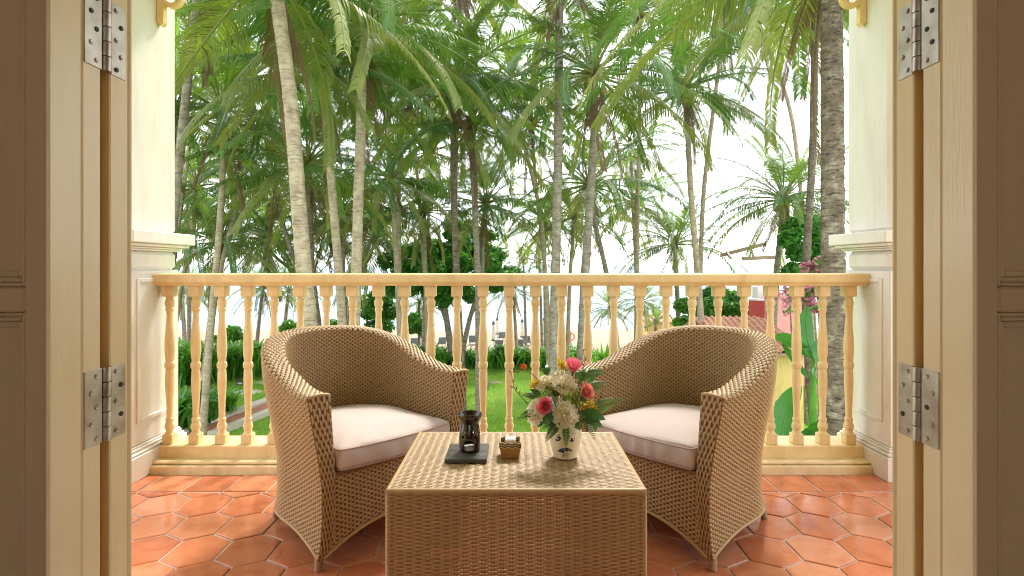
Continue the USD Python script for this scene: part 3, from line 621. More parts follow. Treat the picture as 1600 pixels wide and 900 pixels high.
# ------------------------------------------------------------------ coffee table
TX0, TX1, TY0, TY1, TZ = -.3455, .3545, 1.547, 2.085, .45
def build_table():
    t = node('coffee_table', label='woven wicker coffee table holding the flowers and the oil burner', category='table')
    SPT, RPT = .025, .00525
    def panel(name, o, du, dv, nrm, nu, nrow, keep=lambda u, v: u > -1, backing=None, stakes=None):
        S = planar(o, np.array(du) * SPT, dv, nrm)
        rows = (np.arange(nrow) + .5) * RPT
        p = obj(name, weave(S, nu, rows, keep, span=.70, width=.95, amp=.0019, under=backing is None), 'wicker', t, smooth=True)
        sm = MB(); dv_, du_ = np.array(dv, float), np.array(du, float); n_ = np.array(nrm, float)
        for j in range(nu):
            for off in (-.0035, .0035):
                a = np.array(o) + du_ * ((j + .5) * SPT + off) - n_ * .0005
                ks = np.linspace(0, nrow * RPT, 8)
                if stakes: ks = np.linspace(stakes((j + .5) * SPT), nrow * RPT, 8)
                sm.add(*ribbon([a + dv_ * k for k in ks], np.full(8, .0021), du_, .35, n_ * -1))
        obj('stake', sm, 'wicker_stake', p, kind='stuff')
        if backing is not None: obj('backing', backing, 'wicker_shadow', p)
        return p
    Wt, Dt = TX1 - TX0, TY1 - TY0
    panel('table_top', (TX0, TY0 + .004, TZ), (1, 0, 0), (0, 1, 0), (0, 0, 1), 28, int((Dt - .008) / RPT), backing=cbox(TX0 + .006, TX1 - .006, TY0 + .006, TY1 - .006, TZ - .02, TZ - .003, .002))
    panel('front_panel', (TX0, TY0, .03), (1, 0, 0), (0, 0, 1), (0, -1, 0), 28, 79)
    sn = int(Dt / SPT)
    panel('side_panel', (TX0, TY1, .03), (0, -1, 0), (0, 0, 1), (-1, 0, 0), sn, 79)
    panel('side_panel', (TX1, TY0, .03), (0, 1, 0), (0, 0, 1), (1, 0, 0), sn, 79)
    arch = lambda x: .36 * np.sqrt(np.clip(1 - ((x - Wt / 2) / .20) ** 2, 0, 1)) 
    panel('back_panel', (TX1, TY1, .03), (-1, 0, 0), (0, 0, 1), (0, 1, 0), 28, 79, keep=lambda u, v: v > arch(u * SPT), stakes=arch)
    e = MB()
    # rolled edges and corner posts
    r = .0095
    zt = TZ - .0065
    for a, b in (((TX0, TY0), (TX1, TY0)), ((TX0, TY1), (TX1, TY1)), ((TX0, TY0), (TX0, TY1)), ((TX1, TY0), (TX1, TY1))):
        n = 30; pp = np.linspace((*a, zt), (*b, zt), n); cx = np.array([(TX0 + TX1) / 2, (TY0 + TY1) / 2, zt]); 
        if a[1] == b[1]: pp[:, 1] += .0055 * np.sign(cx[1] - a[1])
        else: pp[:, 0] += .0055 * np.sign(cx[0] - a[0])
        e.add(*tube(pp, r * .88, 8))
    obj('edge_roll', e, 'wicker', t, smooth=True)
    for x in (TX0, TX1):
        for y in (TY0, TY1):
            ox, oy = (.006 if x == TX0 else -.006), (.006 if y == TY0 else -.006)
            pst = MB(); 
            for k in range(84):
                z = .005 + k * .00525; v, f = lathe([(.0075, z), (.0088, z + .0013), (.0088, z + .0039), (.0075, z + .0052)], 10, (x + ox, y + oy, 0)); pst.add(v, f[:, ::-1])
            obj('corner_post', pst, 'wicker', t, smooth=True)
            obj('leg', tube([(x + ox * 2.5, y + oy * 2.5, .12), (x + ox * 2.5, y + oy * 2.5, 0)], .012, 10), 'leg_wood', t)
    return t
build_table()

# ------------------------------------------------------------------ things on the table
T0 = TZ + .0022
tr = MB(); tr.tm(cbox(-.2125, -.0845, 1.746, 1.902, T0, T0 + .0125, .002))
obj('slate_tile', tr, 'slate', label='dark slate tile lying under the oil burner', category='tile')
BX, BY, BZ = -.1425, 1.83, T0 + .0127
ob = node('oil_burner', loc=(BX, BY, BZ), label='glossy black ceramic oil burner with a bowl on top', category='oil burner')
outer = [(.0315, 0), (.0325, .004), (.0335, .02), (.0338, .045), (.0325, .062), (.0300, .076), (.0275, .088)]
inner = [(r - .0035, z) for r, z in outer[::-1]]
N = 72
po = np.array(outer + inner); zs = np.linspace(0, .088, 34)
ro = np.interp(zs, [z for r, z in outer], [r for r, z in outer])
def shell(rr, zs, hole):
    a = (np.arange(N) + .5) * 2 * math.pi / N
    v = np.stack([rr[:, None] * np.cos(a), rr[:, None] * np.sin(a), np.repeat(zs[:, None], N, 1)], -1).reshape(-1, 3)
    i, j = np.meshgrid(np.arange(len(zs) - 1), np.arange(N), indexing='ij'); i, j = i.ravel(), j.ravel(); k = (j + 1) % N
    ang = (j + 1) * 2 * math.pi / N; zc = (zs[i] + zs[i + 1]) / 2
    ok = ~hole(ang, zc); q = np.stack([i * N + j, i * N + k, (i + 1) * N + k, (i + 1) * N + j], 1)[ok]
    return v, np.vstack([q[:, [0, 1, 2]], q[:, [0, 2, 3]]])
def hole(a, z):
    d = np.abs((a - 1.5 * math.pi + math.pi) % (2 * math.pi) - math.pi)          # opening towards the viewer
    big = (d < .72) & (z > .006) & (z < .040 - .030 * (d / .72) ** 3)
    for da, zz, rr in ((.0, .058, .18), (.62, .05, .12), (-.62, .05, .12), (.45, .066, .10), (-.45, .066, .10)):
        dd = (a - 1.5 * math.pi - da + math.pi) % (2 * math.pi) - math.pi
        big |= (dd / rr) ** 2 + ((z - zz) / (rr * .034)) ** 2 < 1
    dback = np.abs((a - .5 * math.pi + math.pi) % (2 * math.pi) - math.pi)
    for da, zz in ((-.4, .05), (.4, .05), (0, .064)):
        big |= ((dback - abs(da)) / .28) ** 2 + ((z - zz) / .009) ** 2 < 1
    return big
v1, f1 = shell(ro, zs, hole); v2, f2 = shell(ro - .0035, zs, hole)
bm = MB().add(v1, f1).add(v2, f2[:, ::-1])
obj('body', bm, 'black_glaze', ob, smooth=True)
v, f = lathe([(0, .001), (.030, .001), (.030, 0.005), (0, .005)], 40); obj('base', (v, f[:, ::-1]), 'black_glaze', ob)
v, f = lathe([(.0, .0865), (.0268, .0870), (.030, .094), (.0365, .104), (.0392, .113), (.0395, .117), (.0382, .1185), (.0368, .1165), (.034, .107), (.026, .0975), (0, .0950)], 56); obj('bowl', (v, f[:, ::-1]), 'black_glaze', ob, smooth=50)
tl = node('tealight_candle', loc=(BX, BY - .006, BZ + .0055), label='white tealight candle burning place inside the oil burner' if False else 'white tealight candle standing inside the oil burner', category='candle')
v, f = lathe([(0, 0), (.0185, 0), (.0188, .012), (.0178, .0125)], 32); obj('cup', (v, f[:, ::-1]), 'tin', tl, smooth=40)
v, f = lathe([(.0177, .0108), (.016, .0116), (0, .0112)], 32); obj('wax', (v, f[:, ::-1]), 'wax', tl, smooth=40)
obj('wick', tube([(0, 0, .011), (.0008, 0, .015)], .0006, 5), 'black_plastic', tl)

bx = node('wooden_box', loc=(-.0135, 1.818, T0), label='small honey wood box with a wavy striped rim', category='box')
bo = MB()
wb, wt, hb = .027, .0325, .0345
v = np.array([(sx * w, sy * w, z) for z, w in ((0, wb), (hb, wt)) for sx, sy in ((-1, -1), (1, -1), (1, 1), (-1, 1))])
f = np.array([(0, 1, 5, 4), (1, 2, 6, 5), (2, 3, 7, 6), (3, 0, 4, 7), (3, 2, 1, 0), (4, 5, 6, 7)])
obj('body', (v, f), 'box_wood', bx)
for k in range(5):
    w = .0335 - .0005 * k; zk = hb + .0008 + k * .0032
    rim = []
    for a, b in (((-w, -w), (w, -w)), ((w, -w), (w, w)), ((w, w), (-w, w)), ((-w, w), (-w, -w))):
        for q in np.linspace(0, 1, 25)[:-1]:
            rim.append((a[0] + (b[0] - a[0]) * q, a[1] + (b[1] - a[1]) * q, zk + .0022 * math.sin(q * 6 * math.pi)))
    rim = np.array(rim + rim[:2])
    obj('rim_strip', tube(rim, .0019, 6, False), 'box_rim' if k % 2 == 0 else 'box_dark', bx, smooth=True)
cd = node('soap_bar', loc=(-.0135, 1.818, T0 + hb + .0006), label='white block resting inside the small wooden box', category='block')
obj('lower_block', cbox(-.0175, .0175, -.02, .022, .0, .011, .002), 'box_rim', cd)
obj('upper_block', cbox(-.0165, .0165, -.0185, .02, .0112, .0215, .003), 'white_card', cd)

VX, VY = .1585, 1.808
vs = node('flower_vase', loc=(VX, VY, T0), label='cream ceramic vase with a dark blue painted landscape', category='vase')
vprof = [(0, .001), (.034, .001), (.0375, .004), (.0372, .008), (.0385, .014), (.0435, .030), (.0485, .050), (.0515, .070), (.0518, .082), (.049, .094), (.044, .103), (.0425, .108), (.045, .113), (.0435, .1135), (.0405, .108), (.042, .10), (.03, .06), (0, .05)]
v, f = lathe(vprof, 56); obj('body', (v, f[:, ::-1]), 'vase_glaze', vs, smooth=50)
def vr(z): return np.interp(z, [q[1] for q in vprof[1:13]], [q[0] for q in vprof[1:13]])
rb = random.Random(3)
for k in range(46):
    if k < 12: a0, z0, w, hh = rb.uniform(-.55, .5), rb.uniform(.028, .04), rb.uniform(.08, .2), rb.uniform(.0015, .004)
    elif k < 22: a0, z0, w, hh = rb.uniform(-.3, .2), rb.uniform(.012, .03), .012, rb.uniform(.004, .008)
    else: a0, z0, w, hh = rb.choice([-.45, -.3, .42]) + rb.gauss(0, .10), rb.gauss(.066, .008), rb.uniform(.03, .09), rb.uniform(.0015, .0042)
    pts = []
    for q in np.linspace(0, 2 * math.pi, 10, endpoint=False):
        a = a0 + w * math.cos(q) * rb.uniform(.7, 1.2) - math.pi / 2 - .06; z = z0 + hh * math.sin(q) * rb.uniform(.7, 1.2)
        r = vr(z) + .0004; pts.append((r * math.cos(a), r * math.sin(a), z))
    pts = np.array(pts); c = pts.mean(0); rr = np.hypot(*c[:2]); c[:2] *= (vr(c[2]) + .0005) / rr
    j = np.arange(10); obj('painted_mark', (np.vstack([pts, c]), np.stack([j, (j + 1) % 10, np.full(10, 10)], 1)), 'vase_ink', vs)

# --- flowers, each with its stem into the vase neck
NECK = np.array([VX, VY, T0 + .098])
def stem_to(p, r=.0016, sag=0.0):
    p = np.array(p); q = NECK + np.array([R.uniform(-.02, .02), R.uniform(-.015, .015), 0]); t = np.linspace(0, 1, 8)[:, None]
    mid = (p + q) / 2 + np.array([0, 0, -.012 - sag])
    return tube((1 - t) ** 2 * q + 2 * t * (1 - t) * mid + t ** 2 * p, r, 6)
def frame(d):
    d = unit(d); a = unit(np.cross(d, [0, 0, 1] if abs(d[2]) < .9 else [1, 0, 0])); return a, np.cross(d, a), d
def petal(rad, ht, half, curl, tilt0, rs, n=6, m=5, ruffle=0.0):
    """One petal as a patch round the flower's axis: starts near the axis, opens outward by CURL at the top."""
    a = np.linspace(-half, half, n); t = np.linspace(0, 1, m); A, Tt = np.meshgrid(a, t, indexing='ij')
    r = rad * (.45 + .55 * np.sin(Tt * math.pi / 2)) + curl * Tt ** 2.5
    z = ht * Tt * (1 - .16 * (A / half) ** 2 * Tt) - abs(curl) * .35 * Tt ** 4
    if ruffle: r = r + ruffle * np.sin(A / half * 9 + rs) * Tt ** 2; z = z + ruffle * .8 * np.cos(A / half * 11 + rs) * Tt ** 2
    return np.stack([r * np.cos(A + tilt0), r * np.sin(A + tilt0), z], -1).reshape(-1, 3), grid_faces(n, m)
def place_local(v, p, d):
    a, b, c = frame(d); return np.array(p) + v[:, :1] * a + v[:, 1:2] * b + v[:, 2:3] * c
def rose(p, d, rad, m, label):
    t = node('rose', label=label, category='rose'); b = MB()
    for k in range(17):
        u = k / 16; rr = rad * (.14 + .62 * u)
        v, f = petal(rr, rad * (1.25 - .25 * u), 1.25 - .45 * u, rad * (-.06 + .38 * u ** 2), k * 2.4, k)
        b.add(place_local(v - [0, 0, rad * .55], p, d), f)
    obj('bloom', b, m, t, smooth=True)
    g = MB()
    for k in range(5):
        a = k * 2 * math.pi / 5; dirn = np.array([math.cos(a), math.sin(a), 0])
        pts = np.array([dirn * rad * .2 + [0, 0, -rad * .55], dirn * rad * .6 + [0, 0, -rad * .45], dirn * rad * .9 + [0, 0, -rad * .6]])
        v, f = ribbon(pts, [.003, .004, .0003], np.cross(dirn, [0, 0, 1])); g.add(place_local(v, p, d), f)
    obj('sepals', g, 'bouquet_leaf', t)
    obj('stem', stem_to(np.array(p) - unit(d) * rad * .5), 'stem_green', t, smooth=True)
def carnation(p, d, rad, label, cat='carnation'):
    t = node('white_carnation' if cat == 'carnation' else 'white_flower', label=label, category=cat); b = MB()
    for k in range(25):
        u = (k + .5) / 25; el = u ** .6
        v, f = petal(rad * (.12 + .55 * el), rad * (1.15 - .65 * el), .62, rad * .42 * el ** 1.5, k * 2.399, k * 1.7, 9, 5, rad * .085)
        b.add(place_local(v - [0, 0, rad * .4], p, d), f)
    obj('bloom', b, 'petal_white', t, smooth=True)
    obj('stem', stem_to(np.array(p) - unit(d) * rad * .4), 'stem_green', t, smooth=True)
fp = lambda x, y, Y: px(x, y, Y)
rose(fp(896, 572, 1.80), (.12, -.45, .8), .031, 'rose_pink', 'pink rose at the top of the bouquet')
rose(fp(852, 634, 1.735), (-.15, -.95, .3), .027, 'rose_pink', 'deep pink rose low in the front of the bouquet')
rose(fp(917, 612, 1.775), (.35, -.75, .5), .0255, 'rose_peach', 'peach pink rose at the right of the bouquet')
carnation(fp(884, 648, 1.73), (.1, -.95, .2), .040, 'ruffled cream carnation at the front of the bouquet, above the vase')
carnation(fp(836, 644, 1.755), (-.7, -.6, .2), .038, 'ruffled cream carnation at the far left of the bouquet')
carnation(fp(883, 599, 1.77), (.1, -.6, .75), .038, 'open white flower just under the top pink rose', 'flower')
carnation(fp(853, 597, 1.79), (-.3, -.5, .8), .034, 'white flower at the upper left of the bouquet', 'flower')
carnation(fp(875, 583, 1.82), (-.1, -.1, 1), .018, 'small white bud behind the two upper white flowers', 'flower')
carnation(fp(864, 668, 1.745), (-.1, -.9, -.2), .0125, 'tiny white flower hanging over the vase lip', 'flower')
def filler(c, n, spread, label, m='filler_green'):
    t = node('filler_spray', label=label, category='flower spray'); b, st = MB(), MB()
    for k in range(n):
        p = np.array(c) + NR.normal(0, spread, 3) * [1, .7, .8]; d = unit(NR.normal(0, 1, 3) + [0, -.8, .5])
        for j in range(5):
            a_, b_, c_ = frame(d); dirn = unit(a_ * math.cos(j * 1.257) + b_ * math.sin(j * 1.257) + c_ * .5); L = R.uniform(.006, .012)
            v, f = ribbon([p, p + dirn * L * .5, p + dirn * L], [.001, .0026, .0003], unit(np.cross(dirn, c_)), .2, c_); b.add(v, f)
        if k % 3 == 0: st.add(*stem_to(p, .0008))
    obj('florets', b, m, t); obj('stem', st, 'stem_green', t)
filler(fp(868, 613, 1.77), 42, .014, 'yellow green filler between the white flowers and the deep pink rose')
filler(fp(897, 622, 1.765), 42, .014, 'yellow green filler under the peach rose')
filler(fp(920, 636, 1.78), 30, .012, 'yellow flecked filler at the lower right of the bouquet', 'yellow_petal')
filler(fp(836, 600, 1.80), 22, .010, 'yellow filler at the left of the upper white flowers', 'yellow_petal')
filler(fp(880, 572, 1.82), 16, .010, 'pale yellow filler left of the top pink rose', 'yellow_petal')
def broad(p0, p1, w, label, bend=.02, m='bouquet_leaf'):
    t = node('bouquet_leaf', label=label, category='leaf')
    p0, p1 = np.array(p0), np.array(p1); d = p1 - p0; s = unit(np.cross(d, [0, -1, .6])); u = unit(np.cross(s, d)); tt = np.linspace(0, 1, 10)
    pts = p0 + d * tt[:, None] + u * (bend * np.sin(tt * math.pi))[:, None]
    obj('blade', ribbon(pts, w * np.sin(np.clip(tt, .03, .995) * math.pi) ** .75, s, .25, u), m, t, smooth=True)
    obj('stem', stem_to(p0, .0011), 'stem_green', t, smooth=True)
broad(fp(905, 645, 1.78), fp(946, 656, 1.76), .017, 'glossy dark leaf at the right of the bouquet')
broad(fp(910, 655, 1.77), fp(942, 668, 1.75), .014, 'glossy dark leaf low on the right, over the table')
broad(fp(868, 645, 1.75), fp(847, 662, 1.74), .016, 'dark round leaf under the deep pink rose')
broad(fp(856, 590, 1.82), fp(842, 574, 1.82), .008, 'narrow pointed leaf leaning left above the white flowers')
broad(fp(855, 588, 1.82), fp(855, 569, 1.83), .009, 'narrow upright leaf above the white flowers')
broad(fp(840, 620, 1.80), fp(828, 608, 1.79), .010, 'small dark leaf left of the deep pink rose')
broad(fp(893, 660, 1.76), fp(907, 672, 1.75), .013, 'dark leaf folded over the right of the vase lip')
broad(fp(873, 655, 1.75), fp(880, 668, 1.74), .012, 'dark leaf between the front carnation and the vase')
broad(fp(905, 600, 1.80), fp(917, 575, 1.82), .009, 'slender leaf rising right of the top pink rose')
broad(fp(925, 650, 1.79), fp(930, 676, 1.77), .009, 'narrow leaf drooping at the right of the vase')
for k, (x, y, tx, ty, lab) in enumerate(((862, 606, 850, 612, 'small fresh leaf between the two upper white flowers and the left carnation'), (892, 630, 903, 640, 'small fresh leaf right of the front carnation'), (905, 618, 915, 630, 'small fresh leaf under the peach rose'), (872, 620, 866, 606, 'small fresh leaf above the front carnation'), (845, 615, 833, 622, 'small fresh leaf above the left carnation'), (900, 590, 908, 582, 'small fresh leaf beside the top pink rose'), (918, 598, 930, 590, 'small fresh leaf above the peach rose'), (850, 655, 840, 668, 'small fresh leaf under the left carnation'))):
    broad(fp(x, y, 1.775), fp(tx, ty, 1.765), .0085, lab, .008, 'fern_leaf')
def fern(p0, p1, w, label, m='fern_leaf', n=15, bend=.015):
    t = node('fern_frond', label=label, category='fern')
    p0, p1 = np.array(p0), np.array(p1); d = p1 - p0; s = unit(np.cross(d, [0, -1, .45])); u = unit(np.cross(s, d)); tt = np.linspace(0, 1, 14)
    mid = lambda q: p0 + d * q + u * bend * math.sin(q * math.pi)
    obj('midrib', tube([mid(q) for q in tt], np.linspace(.0011, .0004, 14), 5), 'stem_green', t)
    b = MB()
    for k in range(n):
        q = .12 + .86 * k / (n - 1); L = w * (1 - q) ** .65 * min(1, .4 + 3 * q)
        for sg in (-1, 1):
            dirn = unit(s * sg + unit(d) * .45); p = mid(q)
            b.add(*ribbon([p, p + dirn * L * .35 + u * .002, p + dirn * L * .7 + u * .002, p + dirn * L - u * .003], np.array([.3, 1, .8, .05]) * min(.0062, L * .2), unit(d), .25, u))
    obj('pinnae', b, m, t, kind='stuff')
    obj('stem', stem_to(p0, .001), 'stem_green', t, smooth=True)
fern(fp(925, 640, 1.80), fp(978, 622, 1.78), .030, 'pale silvery fern reaching right over the chair arm', 'silver_fern')
fern(fp(915, 610, 1.83), fp(952, 598, 1.84), .026, 'silvery fern behind the peach rose', 'silver_fern')
fern(fp(905, 590, 1.86), fp(946, 580, 1.88), .028, 'green fern at the upper right of the bouquet')
fern(fp(872, 660, 1.745), fp(852, 690, 1.735), .022, 'green fern drooping over the left of the vase')
fern(fp(884, 662, 1.735), fp(884, 701, 1.728), .018, 'green fern hanging down the front of the vase')
fern(fp(842, 640, 1.78), fp(806, 656, 1.76), .022, 'green fern reaching left towards the wooden box')
fern(fp(838, 620, 1.81), fp(814, 618, 1.80), .018, 'grey green fern at the left of the bouquet', 'silver_fern')
fern(fp(905, 640, 1.77), fp(930, 690, 1.76), .020, 'green fern drooping right of the vase')
fern(fp(868, 655, 1.75), fp(845, 672, 1.74), .016, 'small fern beside the drooping fern left of the vase')
def twig(pts, label, buds, m='twig_brown'):
    t = node('budding_twig', label=label, category='twig'); p = np.array([fp(*q) for q in pts])
    k = np.linspace(0, 1, len(p)); q = np.linspace(0, 1, 24); sp = np.column_stack([np.interp(q, k, p[:, i]) for i in range(3)])
    for _ in range(3): sp[1:-1] = (sp[:-2] + 2 * sp[1:-1] + sp[2:]) / 4
    obj('branch', tube(sp, np.linspace(.0015, .0007, 24), 6), m, t, smooth=True)
    for i, (bp, bd, L, mm) in enumerate(buds):
        a = fp(*bp); d = unit(np.array([bd[0], 0, -bd[1]])); s = unit(np.cross(d, [0, 1, 0])); v, f = tube([a, a + d * L * .3, a + d * L * .7, a + d * L], [.0007, .0021, .0018, .0003], 6)
        obj('bud', (v, f), mm, t, smooth=True)
twig([(845, 600, 1.80), (832, 584, 1.80), (818, 577, 1.79), (808, 579, 1.79)], 'brown twig with an orange bud curving left over the lawn', [((808, 579, 1.79), (-1, .3), .016, 'twig_brown'), ((815, 577, 1.79), (-1, -.6), .014, 'twig_brown'), ((812, 580, 1.79), (-1, .6), .012, 'twig_brown'), ((822, 577, 1.79), (-.7, -.5), .010, 'orange_bud')])
for q in range(5):
    pass
twig([(826, 632, 1.78), (812, 618, 1.77), (803, 606, 1.77), (801, 594, 1.77), (799, 583, 1.77)], 'reddish brown twig with small buds curving up at the far left', [((803, 606, 1.77), (-.9, -.5), .013, 'twig_brown'), ((806, 610, 1.77), (.3, -1), .014, 'twig_brown'), ((801, 598, 1.77), (.4, -1), .012, 'twig_brown'), ((812, 616, 1.77), (.1, -1), .011, 'orange_bud'), ((799, 583, 1.77), (-.5, -.6), .012, 'twig_brown')])
twig([(905, 590, 1.83), (912, 575, 1.83), (914, 560, 1.83), (910, 546, 1.83)], 'bare brown twig standing up right of the top pink rose', [((913, 565, 1.83), (.5, -1), .016, 'twig_brown'), ((912, 572, 1.83), (-.4, -1), .012, 'twig_brown'), ((911, 549, 1.83), (.5, -1), .010, 'twig_brown')])
twig([(925, 640, 1.80), (936, 626, 1.79), (941, 612, 1.79), (943, 600, 1.79)], 'reddish twig among the ferns at the right', [((938, 622, 1.79), (1, -1), .012, 'twig_brown'), ((942, 608, 1.79), (-.6, -1), .012, 'orange_bud')])
ofl = node('orange_flower', label='tiny orange flower at the tip of the upper left twig', category='flower'); b = MB()
for k in range(6):
    v, f = petal(.006, .008, .6, .004, k * 1.047, k); b.add(place_local(v, fp(819, 574, 1.79), (-.2, -.8, .5)), f)
obj('bloom', b, 'orange_bud', ofl, smooth=True)

# ------------------------------------------------------------------ palms
lib = stage.CreateClassPrim('/World/frond_library')
def make_frond(name, elev, bend, L, mt, seed, droop, dens=106, wide=.0135):
    """A pinnate leaf baked at its elevation: the rachis starts along +x, tilted up by ELEV degrees, and bends down."""
    r = np.random.RandomState(seed)
    x = UsdGeom.Xform.Define(stage, f'/World/frond_library/{name}')
    n = 26; ds = L / (n - 1); p = [np.zeros(3)]; ang = []
    wob = r.uniform(-.25, .25)
    for i in range(n):
        t = i / (n - 1); e = math.radians(elev) - math.radians(bend) * t ** 1.35; yaw = wob * t ** 2
        ang.append(np.array([math.cos(e) * math.cos(yaw), math.cos(e) * math.sin(yaw), math.sin(e)]))
        if i < n - 1: p.append(p[-1] + ang[-1] * ds)
    p, tg = np.array(p), np.array(ang); tq = np.linspace(0, 1, n)
    v, f = tube(p, np.interp(tq, [0, .06, .25, 1], [.065, .042, .026, .005]), 5)
    m1 = usdkit.mesh(stage, f'/World/frond_library/{name}/midrib', (v, f), '/World/Looks/' + ('frond_dead' if mt == 'frond_dead' else 'midrib'), smooth=True)
    b = MB(); tw = r.uniform(-.35, .35)
    for k in range(dens):
        t = .17 + .83 * (k + .5) / dens
        c = np.array([np.interp(t, tq, p[:, i]) for i in range(3)]); T = unit([np.interp(t, tq, tg[:, i]) for i in range(3)])
        sd_ = unit(np.cross(T, [0, 0, 1] if abs(T[2]) < .95 else [1, 0, 0])); up = np.cross(sd_, T)
        Lf = L * .188 * (math.sin(min(1, .22 + t * 1.35) * math.pi) ** .55 if t > .25 else .55 + 1.3 * (t - .17)) * r.uniform(.88, 1.08)
        Lf = max(Lf, L * .05)
        for sg in (-1, 1):
            if r.rand() < .08: continue
            dirn = unit(sd_ * sg + T * (.45 + .5 * t) + up * (.22 - .35 * max(0, (40 - elev)) / 60 + tw * sg * .35 + r.normal(0, .09)) + T * r.normal(0, .08))
            w = wide * L / 4.2 * r.uniform(.8, 1.2)
            q0 = c; g = droop * r.uniform(.75, 1.25)
            q1 = q0 + dirn * Lf * .38; d2 = unit(dirn + np.array([0, 0, -g * .55])); q2 = q1 + d2 * Lf * .34; d3 = unit(dirn + np.array([0, 0, -g * 1.4])); q3 = q2 + d3 * Lf * .30
            ws = unit(np.cross(dirn, np.cross(T, dirn))) 
            nrm = unit(np.cross(T, dirn)) if np.linalg.norm(np.cross(T, dirn)) > .05 else up
            pts = np.array([q0, q1, q2, q3]); side = unit(np.cross(nrm, dirn))
            ww = np.array([.5, 1, .8]) * w
            vv = np.vstack([pts[:3] - side * ww[:, None], pts[:3] + side * ww[:, None], pts[3:]])
            ff = np.array([(0, 3, 4), (0, 4, 1), (1, 4, 5), (1, 5, 2), (2, 5, 6)])
            b.add(vv, ff)
    usdkit.mesh(stage, f'/World/frond_library/{name}/leaflets', b.get(), '/World/Looks/' + mt)
    return f'/World/frond_library/{name}'
leaf('midrib', (0.30, 0.30, 0.10), (0.20, 0.22, 0.06), 0.5, 0.05)
KINDS, FAR_KINDS = [], []
spec = [(80, 22, .95, 'frond_young', .12), (68, 45, 1, 'frond_young', .25), (55, 63, 1.05, 'frond_green', .4), (42, 73, 1.08, 'frond_green', .6), (28, 75, 1.08, 'frond_green', .8), (14, 70, 1.08, 'frond_deep', .95), (-2, 62, 1.05, 'frond_deep', 1.1), (-20, 50, 1, 'frond_old', 1.2), (-45, 38, .95, 'frond_old', 1.2), (-68, 18, .85, 'frond_dead', 1.2)]
for i, (e, bd, l, m, dr) in enumerate(spec):
    for k in range(3):
        mm = m
        if k == 1 and m == 'frond_green': mm = 'frond_deep'
        if k == 2 and m == 'frond_deep': mm = 'frond_green'
        KINDS.append((e, make_frond(f'frond_kind_{i}_{k}', e + NR.uniform(-5, 5), bd * NR.uniform(.8, 1.15), 4.2 * l, mm, 10 * i + k, dr)))
        FAR_KINDS.append((e, make_frond(f'far_frond_kind_{i}_{k}', e + NR.uniform(-5, 5), bd * NR.uniform(.8, 1.15), 4.2 * l, mm, 500 + 10 * i + k, dr, 72, .0185)))
KIND = {e: [n for ee, n in KINDS if ee == e] for e in sorted({e for e, _ in KINDS}, reverse=True)}
FAR = {e: [n for ee, n in FAR_KINDS if ee == e] for e in KIND}
ELS = list(KIND)

def trunk_mesh(pts, r0, r1, ringstep, sides, seed, amp=.035):
    p = np.asarray(pts, float); seg = np.r_[0, np.cumsum(np.linalg.norm(np.diff(p, axis=0), axis=1))]; L = seg[-1]
    # smooth the path first
    u = np.linspace(0, L, 60); c = np.column_stack([np.interp(u, seg, p[:, i]) for i in range(3)])
    for _ in range(25): c[1:-1] = (c[:-2] + 2 * c[1:-1] + c[2:]) / 4
    nr = int(L / ringstep); s = []; rr = []
    rs = np.random.RandomState(seed)
    for k in range(nr):
        a = k * L / nr; w = L / nr; j = 1 + rs.normal(0, .012)
        s += [a, a + w * .82]; rr += [1 + amp * j, 1 - amp * .35]
    s = np.array(s + [L]); rr = np.array(rr + [1.0])
    q = np.column_stack([np.interp(s, u, c[:, i]) for i in range(3)]); t = s / L
    rad = (r0 + (r1 - r0) * t ** .8) * rr * (1 + .55 * np.exp(-(L * t) / .5))
    v, f = tube(q, rad, sides)
    nz = meshkit.noise(v * [6, 6, 10], seed) - .5
    cen = np.repeat(q, sides, 0); d = v[:len(cen)] - cen
    v[:len(cen)] += d * (nz[:len(cen)] * .12)[:, None]
    return v, f
